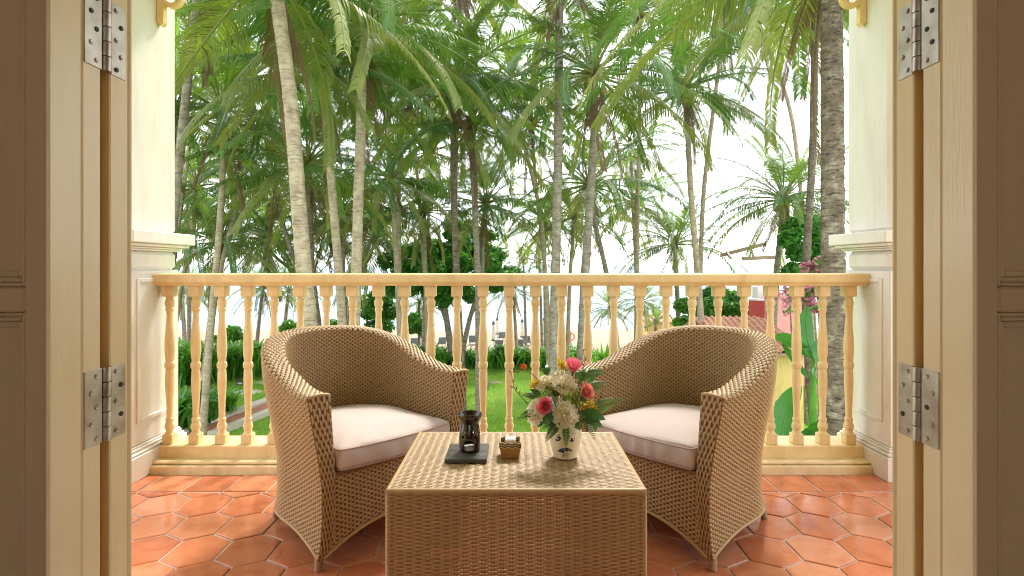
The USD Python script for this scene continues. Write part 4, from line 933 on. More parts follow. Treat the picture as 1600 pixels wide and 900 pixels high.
def palm(label, crown, Y, trunk, dia, L=4.2, n=28, bk='bark_grey', seed=0, nuts=0, els=None, ground=LAWN, ring=.11, name='coconut_palm', group=None, sides=12, dead=2, lowest=-30):
    """CROWN and TRUNK are photo pixels on the plane at depth Y; the last stretch runs on to the ground."""
    rs = random.Random(seed * 31 + 5)
    P = [px(*crown, Y)] + [px(x, y, Y) for x, y in trunk]
    last, prev = P[-1], P[-2]
    if last[2] > ground:
        d = (last - prev); d = d / max(1e-6, -d[2]) if d[2] < -1e-6 else np.array([0, 0, -1.0]); d[0] = np.clip(d[0], -.25, .25)
        P.append(last + np.array([d[0] * .6, 0, -1]) * (last[2] - ground + .15))
    base = P[-1]
    t = node(name, loc=(base[0], base[1], ground), label=label, category='palm tree', group=group)
    P = np.array(P)[::-1] - np.array([base[0], base[1], ground])
    obj('trunk', trunk_mesh(P, dia * .56, dia * .40, ring, sides, seed), bk, t, smooth=True)
    top = P[-1]; az = rs.uniform(0, 360); KK = FAR if Y > 21.5 else KIND
    for k in range(n):
        u = k / max(1, n - 1); want = 82 - (82 - lowest) * u ** .9
        e = min(ELS[:-1], key=lambda q: abs(q - want))
        a = az + k * 137.5 + rs.uniform(-14, 14); sc = L / 4.2 * rs.uniform(.86, 1.1) * (1 if u > .12 else .8)
        put_frond(t, top + np.array([.06 * math.cos(math.radians(a)), .06 * math.sin(math.radians(a)), .10 - .28 * u]), rs.choice(KK[e]), a, sc, rs.uniform(-6, 6), rs.uniform(-22, 22))
    for k in range(dead):
        a = rs.uniform(0, 360); put_frond(t, top + np.array([0, 0, -.25]), rs.choice(KK[-68]), a, L / 4.2 * rs.uniform(.6, .9), rs.uniform(-12, 12), rs.uniform(-20, 20))
    if nuts or L > 3.4:
        sh = MB()
        for k in range(16):
            a = rs.uniform(0, 6.283); d = np.array([math.cos(a), math.sin(a), 0]); z = rs.uniform(-.5, .1)
            sh.add(*ribbon([top + d * dia * .35 + [0, 0, z + .35], top + d * dia * .62 + [0, 0, z + .1], top + d * dia * rs.uniform(.6, .95) + [0, 0, z - .25]], [.07, .06, .02], np.cross(d, [0, 0, 1]), .1, d))
        obj('crown_fibre', sh, 'frond_dead', t)
    for k in range(nuts):
        a = rs.uniform(0, 6.283); m = trimesh.creation.icosphere(2, .12); m.apply_scale([.9, .9, 1.15]); m.apply_translation(top + np.array([math.cos(a) * rs.uniform(.2, .34), math.sin(a) * rs.uniform(.2, .34), -.25 - rs.uniform(0, .35)]))
        obj('coconut', m, 'coconut', t, smooth=True)
    return t
def put_frond(t, loc, kind, az, sc, tilt, roll):
    x = UsdGeom.Xform.Define(stage, free(str(t.GetPath()) + '/frond'))
    x.AddTranslateOp().Set(Gf.Vec3d(*map(float, loc))); x.AddRotateZOp().Set(float(az)); x.AddRotateYOp().Set(float(tilt)); x.AddRotateXOp().Set(float(roll)); x.AddScaleOp().Set(Gf.Vec3f(sc, sc, sc))
    x.GetPrim().GetReferences().AddInternalReference(kind); x.GetPrim().SetInstanceable(True)

PALMS = [
    # label, crown, Y, trunk px, dia, kwargs
    ('palm with a thick pale ringed trunk leaning left, nearest on the left', (424, -70), 10.0, [(432, 0), (455, 150), (465, 300), (474, 425), (486, 520)], .28, dict(bk='bark_pale', seed=1, n=31, L=4.6, sides=20, ring=.075, nuts=5)),
    ('palm with the thickest rough brown trunk, against the right pillar', (1297, -120), 9.0, [(1299, 0), (1301, 200), (1301, 425), (1308, 640)], .37, dict(bk='bark_rough', seed=2, n=28, L=4.8, sides=22, ring=.10)),
    ('palm with a tall slim straight trunk in the middle, crown out of view', (877, -60), 16.5, [(874, 0), (872, 250), (868, 425), (864, 600)], .275, dict(bk='bark_grey', seed=3, n=31, L=4.6, sides=14, ring=.09)),
    ('palm with a straight grey trunk and drooping skirt, right of the pale leaning one', (564, 38), 14.0, [(564, 90), (566, 150), (560, 300), (557, 430), (552, 560)], .27, dict(bk='bark_pale', seed=4, n=33, L=4.4, sides=16, nuts=6, ring=.09)),
    ('palm with yellow leaf bases and a trunk bending right, between two pale trunks', (498, 106), 15.5, [(508, 170), (515, 250), (530, 430), (538, 560)], .25, dict(bk='bark_pale', seed=5, n=31, L=4.4, nuts=5)),
    ('palm with a dark slim upright trunk left of the centre', (704, 130), 19.5, [(708, 190), (709, 300), (713, 425), (722, 600)], .24, dict(bk='bark_dark', seed=6, n=31, L=4.5, nuts=4)),
    ('palm with a slim trunk bending slightly, just right of the dark slim one', (738, 190), 20.5, [(740, 230), (741, 320), (747, 425), (748, 600)], .23, dict(bk='bark_grey', seed=7, n=28, L=4.3)),
    ('palm with a grey trunk leaning right and an orange hanging frond', (928, 110), 17.0, [(930, 170), (926, 260), (914, 425), (908, 560)], .27, dict(bk='bark_grey', seed=8, n=31, L=4.4, nuts=5, dead=3)),
    ('palm with an open pale crown and thin trunk curving right, right of the centre', (1070, 136), 21.0, [(1075, 215), (1079, 300), (1090, 425), (1100, 560)], .24, dict(bk='bark_pale', seed=9, n=32, L=4.3, nuts=5)),
    ('palm with wide low fronds standing alone against the pale sky at right', (1224, 308), 24.0, [(1222, 350), (1213, 425), (1208, 520)], .28, dict(bk='bark_grey', seed=10, n=38, L=4.1, nuts=5)),
    ('palm with a slim dark trunk leaning beside the thickest trunk', (1277, -45), 16.5, [(1273, 60), (1270, 250), (1258, 425), (1259, 520), (1272, 670)], .215, dict(bk='bark_dark', seed=11, n=32, L=4.7)),
    ('palm with a short ringed trunk over the left hedge', (344, 376), 27.5, [(341, 400), (336, 440), (327, 520), (318, 604)], .30, dict(bk='bark_grey', seed=12, n=33, L=4.4, ring=.2, lowest=-30)),
    ('palm with a dark ridged trunk just right of the thick pale trunk', (480, 255), 19.0, [(484, 310), (487, 430), (500, 520)], .20, dict(bk='bark_dark', seed=13, n=31, L=4.3)),
    ('palm with a short crown low against the bright sea, left of the thin curved trunk', (992, 315), 34.0, [(993, 350), (994, 425), (996, 480)], .26, dict(bk='bark_grey', seed=14, n=28, L=4.2)),
    ('small palm with stiff upright leaves right of the centre', (1054, 378), 33.0, [(1055, 400), (1057, 430), (1060, 500)], .28, dict(bk='bark_grey', seed=15, n=31, L=4.0, lowest=-20)),
    ('palm with a yellowish crown and thin trunk behind the central green tree', (759, 316), 28.0, [(754, 350), (754, 425), (757, 520)], .22, dict(bk='bark_grey', seed=16, n=31, L=4.4)),
    ('palm with a yellow green crown and leaning thin trunk, right of the slim middle trunk', (897, 335), 31.0, [(896, 360), (891, 425), (888, 500)], .22, dict(bk='bark_pale', seed=17, n=28, L=4.2)),
    ('far thin palm just left of the slim middle trunk', (852, 345), 38.0, [(851, 370), (851, 425), (852, 500)], .23, dict(bk='bark_pale', seed=18, n=28, L=4.2, ground=-5.2)),
    ('palm with a thin trunk leaning left, crossing behind the grey leaning trunk', (920, 285), 24.0, [(928, 340), (938, 385), (948, 425), (960, 500)], .22, dict(bk='bark_grey', seed=19, n=28, L=4.3)),
    ('palm with a slim trunk left of the central green tree', (611, 275), 25.0, [(617, 350), (622, 430), (627, 520)], .22, dict(bk='bark_pale', seed=20, n=32, L=4.4)),
    ('thin palm in front of the left part of the central green tree', (662, 328), 29.0, [(663, 360), (665, 425), (668, 540)], .22, dict(bk='bark_pale', seed=21, n=30, L=4.2)),
    ('palm with a yellow crown beside the left pillar', (272, 176), 20.0, [(268, 260), (264, 430)], .25, dict(bk='bark_grey', seed=22, n=31, L=4.4)),
    ('palm with a brown fibrous crown high on the left', (348, 172), 19.0, [(350, 250), (340, 400), (336, 430)], .22, dict(bk='bark_pale', seed=23, n=33, L=4.3, dead=4)),
    ('palm with a low crown between the two pale trunks', (536, 330), 30.0, [(537, 380), (536, 430), (540, 520)], .24, dict(bk='bark_grey', seed=24, n=31, L=4.4)),
    ('palm behind the thick pale leaning trunk, dense dark crown', (430, 280), 28.0, [(438, 340), (466, 425), (478, 480)], .24, dict(bk='bark_grey', seed=25, n=33, L=4.6)),
    ('palm above the frame in the top middle with hanging dark fronds', (716, -50), 22.0, [(718, 60), (710, 300), (714, 430)], .20, dict(bk='bark_grey', seed=26, n=32, L=4.5, dead=4)),
    ('palm at the top left of the middle with fine grey fronds', (630, -40), 26.0, [(632, 60), (622, 300), (624, 430)], .20, dict(bk='bark_pale', seed=27, n=31, L=4.6)),
    ('tall palm behind the middle, its crown between the two slim trunks', (800, 120), 27.0, [(812, 200), (846, 330), (852, 430)], .20, dict(bk='bark_pale', seed=28, n=28, L=4.5)),
    ('palm at the top right of the middle with spreading grey fronds', (1000, 15), 25.0, [(1001, 100), (997, 300), (995, 430)], .19, dict(bk='bark_pale', seed=29, n=30, L=4.6)),
    ('palm above the frame right of the middle, its trunk behind the thin curved one', (1140, -30), 24.0, [(1124, 100), (1098, 300), (1094, 430)], .19, dict(bk='bark_pale', seed=60, n=32, L=4.8)),
    ('far palm left of the central trunks, pale round crown', (675, 235), 35.0, [(672, 300), (665, 425)], .22, dict(bk='bark_pale', seed=32, n=28, L=4.6, ground=-5.2)),
    ('far palm with a round crown at the left, over the ringed trunk', (385, 250), 36.0, [(372, 330), (342, 430)], .22, dict(bk='bark_pale', seed=33, n=30, L=4.8, ground=-5.2)),
    ('palm in the top left corner with bright hanging fronds', (318, -70), 15.0, [(300, 60), (275, 300), (262, 430)], .24, dict(bk='bark_grey', seed=34, n=33, L=4.4)),
    ('far palm with thin fronds against the sky right of the leaning trunk', (985, 225), 33.0, [(988, 300), (994, 430)], .2, dict(bk='bark_pale', seed=35, n=24, L=4.3)),
    ('far palm left of the centre with a pale low crown over the rail', (590, 330), 40.0, [(584, 370), (560, 430)], .22, dict(bk='bark_pale', seed=51, n=28, L=4.6, ground=-5.2)),
    ('far palm low over the rail, between the pale leaning trunk and the ringed one', (415, 345), 40.0, [(430, 380), (470, 430)], .22, dict(bk='bark_pale', seed=52, n=28, L=4.4, ground=-5.3)),
    ('far palm low over the rail beside the left pillar', (292, 335), 38.0, [(293, 380), (294, 430)], .22, dict(bk='bark_grey', seed=53, n=28, L=4.4, ground=-5.3)),
    ('far palm high behind the pale trunks with bright fronds', (600, 160), 30.0, [(608, 260), (622, 430)], .20, dict(bk='bark_pale', seed=55, n=31, L=4.8)),
    ('far palm high on the left behind the fibrous crown', (310, 60), 28.0, [(300, 200), (268, 430)], .20, dict(bk='bark_pale', seed=57, n=31, L=5.0)),
    ('far palm high in the middle left, crown between two pale trunks', (640, 130), 30.0, [(650, 250), (664, 430)], .20, dict(bk='bark_pale', seed=58, n=31, L=4.8)),
    ('far full palm crown between the left pillar and the pale leaning trunk, upper one', (392, 120), 27.0, [(396, 220), (344, 420)], .2, dict(bk='bark_pale', seed=71, n=32, L=4.9)),
    ('far full palm crown just right of the pale upright trunk, upper one', (596, 70), 27.0, [(606, 200), (620, 430)], .2, dict(bk='bark_pale', seed=73, n=32, L=4.9)),
    ('far full palm crown left of the slim middle trunk, middle height', (830, 190), 30.0, [(838, 300), (853, 430)], .2, dict(bk='bark_pale', seed=75, n=32, L=4.9)),
    ('far full palm crown high at the right, left of the slim dark trunk', (1180, 20), 27.0, [(1238, 170), (1264, 425)], .2, dict(bk='bark_pale', seed=77, n=32, L=4.9)),
    ('far bushy palm beside the left pillar cornice, low dense crown', (306, 290), 29.0, [(304, 360), (286, 430)], .22, dict(bk='bark_pale', seed=81, n=34, L=4.9, ground=-5.2, lowest=-40)),
    ('far bushy palm right of the pale leaning trunk, low dense crown', (512, 345), 33.0, [(516, 390), (535, 430)], .22, dict(bk='bark_pale', seed=82, n=34, L=4.9, ground=-5.2, lowest=-40)),
    ('far bushy palm just left of the central green tree, low dense crown', (586, 372), 36.0, [(580, 400), (560, 430)], .22, dict(bk='bark_pale', seed=83, n=34, L=4.9, ground=-5.2, lowest=-40)),
    ('far bushy palm left of the pale leaning trunk, low dense crown', (412, 372), 33.0, [(425, 400), (470, 430)], .22, dict(bk='bark_pale', seed=84, n=34, L=4.9, ground=-5.2, lowest=-40)),
    ('young palm beyond the rail, right one of the two beside the far parasols', (843, 408), 42.0, [(843, 425), (845, 470)], .20, dict(bk='bark_grey', seed=36, n=18, L=2.6, lowest=0, dead=0, ground=-5.6, name='young_palm')),
    ('young palm beyond the rail, left one of the two beside the far parasols', (818, 408), 44.0, [(818, 425), (820, 470)], .20, dict(bk='bark_grey', seed=37, n=18, L=2.8, lowest=0, dead=0, ground=-5.7, name='young_palm')),
    ('slim far palm at the left pillar, left one of two seen under the rail', (284, 452), 44.0, [(285, 470), (288, 520)], .30, dict(bk='bark_grey', seed=38, n=21, L=3.0, dead=1, ground=-5.6, name='beach_palm')),
    ('slim far palm at the left pillar, right one of two seen under the rail', (299, 450), 46.0, [(297, 470), (296, 520)], .28, dict(bk='bark_grey', seed=39, n=21, L=3.0, dead=1, ground=-5.7, name='beach_palm')),
    ('far palm leaning right, seen under the rail above the left hedge', (412, 447), 41.0, [(408, 470), (402, 530)], .26, dict(bk='bark_grey', seed=40, n=26, L=3.0, ground=-5.5, name='beach_palm')),
    ('far thin palm seen under the rail behind the left armchair', (452, 452), 44.0, [(448, 480), (443, 530)], .30, dict(bk='bark_pale', seed=41, n=24, L=3.0, ground=-5.6, name='beach_palm')),
    ('small dark palm under the rail, left of the forked tree', (655, 470), 40.0, [(655, 490), (655, 545)], .2, dict(bk='bark_grey', seed=42, n=21, L=2.6, ground=-5.5, name='beach_palm')),
    ('beach palm under the rail with a full crown, left one of the right group', (1003, 470), 44.0, [(1001, 490), (999, 545)], .24, dict(bk='bark_grey', seed=43, n=28, L=3.0, ground=-5.6, name='beach_palm')),
    ('beach palm under the rail with drooping fronds beside the right armchair rim', (953, 480), 46.0, [(956, 500), (958, 550)], .24, dict(bk='bark_grey', seed=44, n=24, L=2.6, ground=-5.7, name='beach_palm')),
    ('low beach palm under the rail, above the crest of the right armchair', (1024, 502), 48.0, [(1024, 515), (1024, 550)], .26, dict(bk='bark_grey', seed=45, n=24, L=2.4, lowest=0, ground=-5.9, name='beach_palm')),
    ('far palm under the rail with a hanging crown beside the middle trunks', (800, 450), 40.0, [(803, 470), (808, 560)], .24, dict(bk='bark_pale', seed=46, n=19, L=2.8, ground=-5.5, name='beach_palm')),
]
for lab, cr, Y, tr_, dia, kw in PALMS: palm(lab, cr, Y, tr_, dia, **kw)

# ------------------------------------------------------------------ broadleaf trees, shrubs
def leaf_cloud(centres, radii, n, size, seed, flat=.7, asp=.45):
    """Leaves of six triangles spread through lobes; denser at each lobe's skin."""
    r = np.random.RandomState(seed); centres, radii = np.asarray(centres, float), np.asarray(radii, float)
    pick = r.choice(len(centres), n, p=radii ** 2 / (radii ** 2).sum())
    d = r.normal(0, 1, (n, 3)); d /= np.linalg.norm(d, axis=1, keepdims=True)
    rad = radii[pick] * r.uniform(.45, 1.08, n) ** .6
    c = centres[pick] + d * rad[:, None] * [1, 1, flat]
    nrm = d * .6 + r.normal(0, .5, (n, 3)) + [0, 0, .5]; nrm /= np.linalg.norm(nrm, axis=1, keepdims=True)
    ax = np.cross(nrm, r.normal(0, 1, (n, 3))); ax /= np.linalg.norm(ax, axis=1, keepdims=True); bx_ = np.cross(nrm, ax)
    s = size * r.uniform(.6, 1.25, n)[:, None]
    P = [c - ax * s, c - ax * s * .3 + bx_ * s * asp - nrm * s * .06, c + ax * s * .45 + bx_ * s * asp * .9 - nrm * s * .08, c + ax * s - nrm * s * .15, c + ax * s * .45 - bx_ * s * asp * .9 - nrm * s * .08, c - ax * s * .3 - bx_ * s * asp - nrm * s * .06]
    v = np.stack(P, 1).reshape(-1, 3); f = np.array([(0, 1, 5), (1, 2, 5), (2, 4, 5), (2, 3, 4)])
    return v, (f[None] + 6 * np.arange(n)[:, None, None]).reshape(-1, 3)
def lobes_in(x0, x1, y0, y1, Y, dep, n, rpx, seed):
    r = random.Random(seed); C, Rr = [], []
    for k in range(n):
        a = r.uniform(0, 6.283); q = math.sqrt(r.random()); x = (x0 + x1) / 2 + (x1 - x0) / 2 * q * math.cos(a); y = (y0 + y1) / 2 + (y1 - y0) / 2 * q * math.sin(a); yy = Y + r.uniform(-dep, dep)
        C.append(px(x, y, yy)); Rr.append(r.uniform(.7, 1.25) * rpx / F * Y)
    return C, Rr
def tree(label, C, Rr, trunks, n, size, mt, seed, name='broadleaf_tree', cat='tree', bk='bark_grey'):
    t = node(name, label=label, category=cat); b = MB()
    obj('crown', leaf_cloud(C, Rr, n, size, seed), mt, t)
    for pts, r0, r1 in trunks:
        p = np.array(pts); k = np.linspace(0, 1, len(p)); q = np.linspace(0, 1, 18); sp = np.column_stack([np.interp(q, k, p[:, i]) for i in range(3)])
        for _ in range(2): sp[1:-1] = (sp[:-2] + 2 * sp[1:-1] + sp[2:]) / 4
        obj('trunk' if r0 > .12 else 'limb', tube(sp, np.linspace(r0, r1, 18), 9), bk, t, smooth=True)
    return t
C1, R1 = lobes_in(590, 800, 385, 470, 34, 3, 60, 17, 3)
C1b, R1b = lobes_in(640, 770, 345, 420, 35, 2, 18, 18, 4)
g0 = px(712, 590, 34); g0[2] = LAWN - .1
tree('large dark green broadleaf tree in the middle with a forked pale trunk', C1 + C1b, R1 + R1b,
     [([g0, px(704, 540, 34), px(698, 500, 34), px(690, 440, 34)], .26, .12), ([g0 + [.5, 0, 0], px(722, 550, 34), px(736, 490, 34), px(752, 440, 34)], .2, .09), ([px(700, 510, 34), px(685, 470, 34), px(655, 430, 34.5)], .11, .05), ([px(732, 500, 34), px(760, 450, 34), px(785, 425, 34)], .10, .04)], 22000, .17, 'broad_leaf', 11)
C2, R2 = lobes_in(560, 622, 462, 512, 40, 1.5, 16, 14, 5)
g = px(590, 540, 40); g[2] = -5.5
tree('feathery dark green tree under the rail, behind the left armchair back', C2, R2, [([g, px(590, 500, 40)], .13, .06)], 5000, .15, 'broad_leaf', 12)
C3, R3 = lobes_in(1060, 1102, 470, 512, 30, 1, 12, 14, 6)
g = px(1082, 560, 30); g[2] = LAWN
tree('bright green bush under the rail, behind the right armchair crest', C3, R3, [([g, px(1082, 500, 30)], .08, .04)], 3600, .14, 'bright_leaf', 13, 'bush', 'bush')
C4, R4 = lobes_in(1100, 1170, 448, 505, 30, 1.2, 18, 15, 7)
for k, (x0, x1, y0, y1, Y, lab) in enumerate(((338, 372, 508, 545, 37, 'round bright bush under the rail, right of the ringed trunk'), (438, 480, 505, 545, 38, 'round bright bush under the rail, behind the left armchair rim'), (520, 556, 492, 530, 39, 'bright bush under the rail, above the crest of the left armchair'), (640, 668, 490, 540, 38, 'bright bush left of the forked trunk'), (780, 806, 545, 566, 34.5, 'small bright bush in the gap right of the central baluster'))):
    Cq, Rq = lobes_in(x0, x1, y0, y1, Y, .8, 12, 11, 40 + k); gq = px((x0 + x1) / 2, 560, Y); gq[2] = -5.3
    tree(lab, Cq, Rq, [([gq, px((x0 + x1) / 2, (y0 + y1) / 2, Y)], .07, .03)], 2600, .13, 'bright_leaf', 60 + k, 'bush', 'bush')
g = px(1140, 560, 31); g[2] = LAWN
tree('dense green tree under the rail, left of the red wall', C4, R4, [([g, px(1140, 490, 31)], .14, .06)], 5200, .15, 'broad_leaf', 14)
C5, R5 = lobes_in(1225, 1292, 320, 440, 22, 1, 26, 15, 8)
g = px(1262, 600, 22); g[2] = LAWN
tree('dark leafy tree between the two right trunks', C5, R5, [([g, px(1262, 480, 22), px(1258, 400, 22)], .13, .05)], 6500, .12, 'broad_leaf', 15)
def pinkbush(label, x0, x1, y0, y1, Y, seed, n):
    C, Rr = lobes_in(x0, x1, y0, y1, Y, .4, 10, 9, seed); t = node('bougainvillea', label=label, category='flowering shrub')
    obj('bracts', leaf_cloud(C, Rr, n, .055, seed, 1, .8), 'pink_bract', t, kind='stuff'); obj('foliage', leaf_cloud(C, np.array(Rr) * 1.1, n // 2, .07, seed + 1), 'broad_leaf', t, kind='stuff')
    g = np.mean(C, 0).copy(); g2 = g.copy(); g2[2] = LAWN; obj('stem', tube([g2, (g + g2) / 2 + [.15, 0, 0], g], [.05, .035, .02], 7), 'bark_grey', t)
pinkbush('pink bougainvillea above the rail at the foot of the thickest trunk', 1255, 1288, 408, 432, 15, 31, 700)
pinkbush('pink bougainvillea under the rail, over the banana leaf', 1256, 1290, 448, 490, 14.5, 33, 900)
pinkbush('sprig of bougainvillea hanging beside the pink wall', 1222, 1246, 448, 485, 17, 35, 120)

def strap_plant(label, x, y, Y, h, n, seed, mt='hedge_leaf', spread=.5, w=.035, name='strap_leaf_shrub', cat='shrub', ground=LAWN, stiff=False, group=None):
    r = np.random.RandomState(seed); base = px(x, y, Y); base[2] = ground
    t = node(name, loc=base, label=label, category=cat, group=group); b = MB()
    for k in range(n):
        a = r.uniform(0, 6.283); d = np.array([math.cos(a), math.sin(a), 0]); o = np.array([*(r.normal(0, spread, 2)), 0]) 
        L = h * r.uniform(.6, 1.15); out = r.uniform(.2, .75) * L; q = np.linspace(0, 1, 6)
        if stiff: pts = o * .1 + d * (q * out)[:, None] + np.array([0, 0, 1]) * (q * L)[:, None]
        else: pts = o + d * (out * q ** 1.3)[:, None] + np.array([0, 0, 1]) * (L * (q - .42 * q ** 3.2))[:, None]
        b.add(*ribbon(pts, w * np.sin(np.clip(q * .93 + .07, 0, .99) * math.pi) ** .7, np.cross(d, [0, 0, 1]), .3, -d * .3 + np.array([0, 0, 1])))
    obj('leaves', b, mt, t)
    return t
# left hedge, then lower planting, then the row beyond the lawn
HEDGE = [(268, 585, 30.0, 2.0), (290, 588, 29.5, 1.9), (312, 580, 30.5, 1.7), (352, 582, 31.5, 1.6), (374, 580, 31.8, 1.7), (396, 577, 32.2, 1.6), (418, 574, 32.6, 1.5), (440, 572, 33.0, 1.4)]
HL = ['beside the left pillar', 'behind the second baluster', 'left of the ringed trunk', 'right of the ringed trunk', 'between the third and fourth balusters', 'behind the fourth baluster', 'beside the left armchair rim', 'behind the left armchair rim']
for k, (x, y, Y, h) in enumerate(HEDGE): strap_plant(f'bright strap leaved hedge shrub {HL[k]}', x, y, Y, h * 1.55, 300, 50 + k, ['hedge_leaf', 'bright_leaf'][k % 3 == 1], .55, .06)
for k, (x, y, Y, h, lb) in enumerate([(276, 680, 21.0, 1.5, 'broad dark leaved plant low behind the first baluster'), (296, 672, 21.6, 1.3, 'broad dark leaved plant low between the first two balusters'), (322, 658, 22.8, 1.1, 'low bushy plant behind the second baluster, at the foot of the ringed trunk'), (339, 656, 23.2, 1.0, 'low bushy plant right of the second baluster')]):
    strap_plant(lb, x, y, Y, h * 1.4, 200, 70 + k, 'broad_leaf' if k < 2 else 'hedge_leaf', .35, .085 if k < 2 else .04)
ROW = [(612, 575), (640, 574), (668, 573), (692, 573), (716, 572), (742, 572), (772, 571), (790, 572), (822, 572), (842, 571), (862, 572), (884, 572), (905, 571), (985, 571), (1010, 572), (1036, 571)]
for k, (x, y) in enumerate(ROW):
    at_ = ['behind the left armchair, at the row end', 'behind the left armchair, second of the row', 'left of the forked trunk', 'at the foot of the forked trunk', 'right of the forked trunk', 'left of the slim double trunk', 'below the lounger with the round back', 'just right of the central baluster', 'below the far lounger pair', 'left of the slim middle trunk', 'behind the slim middle trunk', 'behind the top pink rose', 'under the life ring', 'behind the right armchair rim', 'behind the right armchair, one in from the row end', 'at the right end of the row'][k]
    strap_plant(f'low leafy lawn edge shrub {at_}', x, y, 34.3 + (k % 3) * .25, .85 * 1.6 + .6 * ((k * 7) % 5) / 5, 170, 90 + k, ['hedge_leaf', 'bright_leaf', 'broad_leaf'][k % 3], .5, .05)
strap_plant('spiky agave rosette beyond the lawn, left of the right armchair', 944, 572, 33.8, 1.35, 34, 130, 'hedge_leaf', .1, .06, 'agave', 'agave', LAWN, True)
def banana(label, stems):
    t = node('banana_plant', label=label, category='banana plant')
    for (a, b_, Y, w, tw) in stems:
        p0, p1 = px(*a, Y), px(*b_, Y + tw); d = p1 - p0; s = unit(np.cross(d, [0, 1, .25])); u = unit(np.cross(s, d)); q = np.linspace(0, 1, 16)
        pts = p0 + d * q[:, None] + u * (.12 * np.linalg.norm(d) * np.sin(q * math.pi))[:, None] + np.array([0, 0, -.10 * np.linalg.norm(d)]) * (q ** 3)[:, None]
        wd = w * np.sin(np.clip(q * .95 + .04, 0, .995) * math.pi) ** .55 * (1 + .05 * np.sin(q * 40))
        bl = obj('blade', ribbon(pts, wd, s, .22, u), 'banana_leaf', t, smooth=True)
        obj('midrib', tube(pts - u * .004, np.linspace(.014, .004, 16), 6), 'bright_leaf', bl)
    x = px(*stems[0][0], stems[0][2]); g = x.copy(); g[2] = LAWN; obj('stem', tube([g, (g + x) / 2, x], [.12, .10, .04], 9), 'hedge_leaf', t, smooth=True)
banana('banana plant with a huge pale green leaf behind the rightmost balusters', [((1222, 720), (1250, 588), 9.0, .22, .3), ((1235, 730), (1300, 655), 9.4, .16, -.4), ((1215, 700), (1200, 570), 9.8, .12, .8), ((1240, 715), (1330, 640), 9.0, .12, .3)])
banana('banana plant with an upright torn leaf under the pink flowers', [((1270, 560), (1262, 470), 13.0, .20, .5), ((1275, 560), (1210, 515), 13.2, .14, -.5), ((1280, 570), (1290, 520), 12.8, .16, .3), ((1262, 590), (1222, 530), 13.4, .08, .2), ((1275, 575), (1285, 600), 13, .13, -.6)])

# ------------------------------------------------------------------ neighbouring buildings
hs = node('yellow_house', label='low yellow house with a terracotta tiled roof beyond the right armchair', category='house')
xa, xb, ye, yr, ze, zr_ = 6.6, 9.75, 18.6, 21.4, -1.72, -.84
obj('wall', cbox(xa + .3, xb - .25, ye + .35, yr + 2.6, LAWN, ze + .1, .01), 'yellow_wall', hs)
n_rows, n_cols = 13, 14
roof = node('roof', hs)
obj('roof_deck', trimesh.convex.convex_hull(np.array([(xa, ye, ze - .05), (xb, ye, ze - .05), (xa, ye, ze - .12), (xb, ye, ze - .12), (xa, yr, zr_ - .05), (xb - .5, yr, zr_ - .05), (xa, yr + 2.8, ze - .05), (xb, yr + 2.8, ze - .05)])), 'old_wood', roof)
sl = unit([0, yr - ye, zr_ - ze]); Ls = math.hypot(yr - ye, zr_ - ze)
for k in range(n_rows):
    for j in range(n_cols):
        x0 = xa + (xb - xa) * j / n_cols; w = (xb - xa) / n_cols; o = np.array([0, ye, ze]) + sl * (Ls * k / n_rows - .03); L = Ls / n_rows * 1.22
        th_ = np.linspace(0, 1, 7); hz = .035 * np.sin(th_ * 2 * math.pi) + .012
        a = np.column_stack([x0 + w * th_ * 1.02, np.full(7, o[1]), o[2] + hz + .03]); b_ = a + sl * L - np.array([0, 0, .018]); c_ = a - np.array([0, 0, .02])
        if x0 + w > xb - .5 * (k / n_rows): continue
        v = np.vstack([c_, a, b_]); obj('roof_tile', (v, grid_faces(3, 7)), 'roof_clay', roof)
pk = node('pink_building', label='pink and red walled building behind the tiled roof', category='building')
A = [px(1170, 505, 27), px(1201, 505, 26), px(1262, 505, 29)]
zt = px(1200, 459, 26)[2]
def wallquad(p, q, z0, z1, th=.2):
    d = unit(np.array([q[0] - p[0], q[1] - p[1], 0])); n = np.array([-d[1], d[0], 0])
    return trimesh.convex.convex_hull(np.array([np.array([*w[:2], z]) + n * t for w in (p, q) for z in (z0, z1) for t in (0, th)]))
obj('side_wall', wallquad(A[0] + [-.0, 0, 0], A[1], LAWN, zt - .35), 'red_wall', pk)
obj('front_wall', wallquad(A[1] + [.02, .02, 0], A[2], LAWN, zt), 'pink_wall', pk)
obj('parapet', wallquad(A[0], A[1] + [-.02, 0, 0], zt - .348, zt - .27, .24), 'white_paint', pk)
g = px(1190, 456, 28); obj('white_tank', cbox(g[0] - .35, g[0] + .35, g[1] - .3, g[1] + .3, g[2] - .5, g[2] + .28, .04), 'white_paint', pk)
pg = node('wooden_pergola', label='weathered wooden pergola beams above the rail, left of the wide low palm', category='pergola')
for k, (a, b_) in enumerate((((1126, 399), (1196, 381)), ((1160, 404), (1217, 402)))):
    p, q = px(*a, 31), px(*b_, 30 + k); obj('beam', trimesh.convex.convex_hull(np.array([w + np.array([0, t, z]) for w in (p, q) for t in (-.07, .07) for z in (-.1, .1)])), 'old_wood', pg)
for k in (1, 3):
    p, q = px(1118 + 18 * k, 399 - 4.5 * k, 30.8), px(1124 + 18 * k, 405 - k, 30.2); obj('rafter', trimesh.convex.convex_hull(np.array([w + np.array([t, 0, z]) for w in (p, q) for t in (-.05, .05) for z in (-.06, .08)])), 'old_wood', pg)
for x, Y in ((1214, 30.6),):
    p = px(x, 400, Y); obj('post', cbox(p[0] - .08, p[0] + .08, p[1] - .08, p[1] + .08, LAWN, p[2] - .02, .01), 'old_wood', pg)
yh = node('beach_hut', label='small yellow beach hut wall under the rail, among the right beach palms', category='hut')
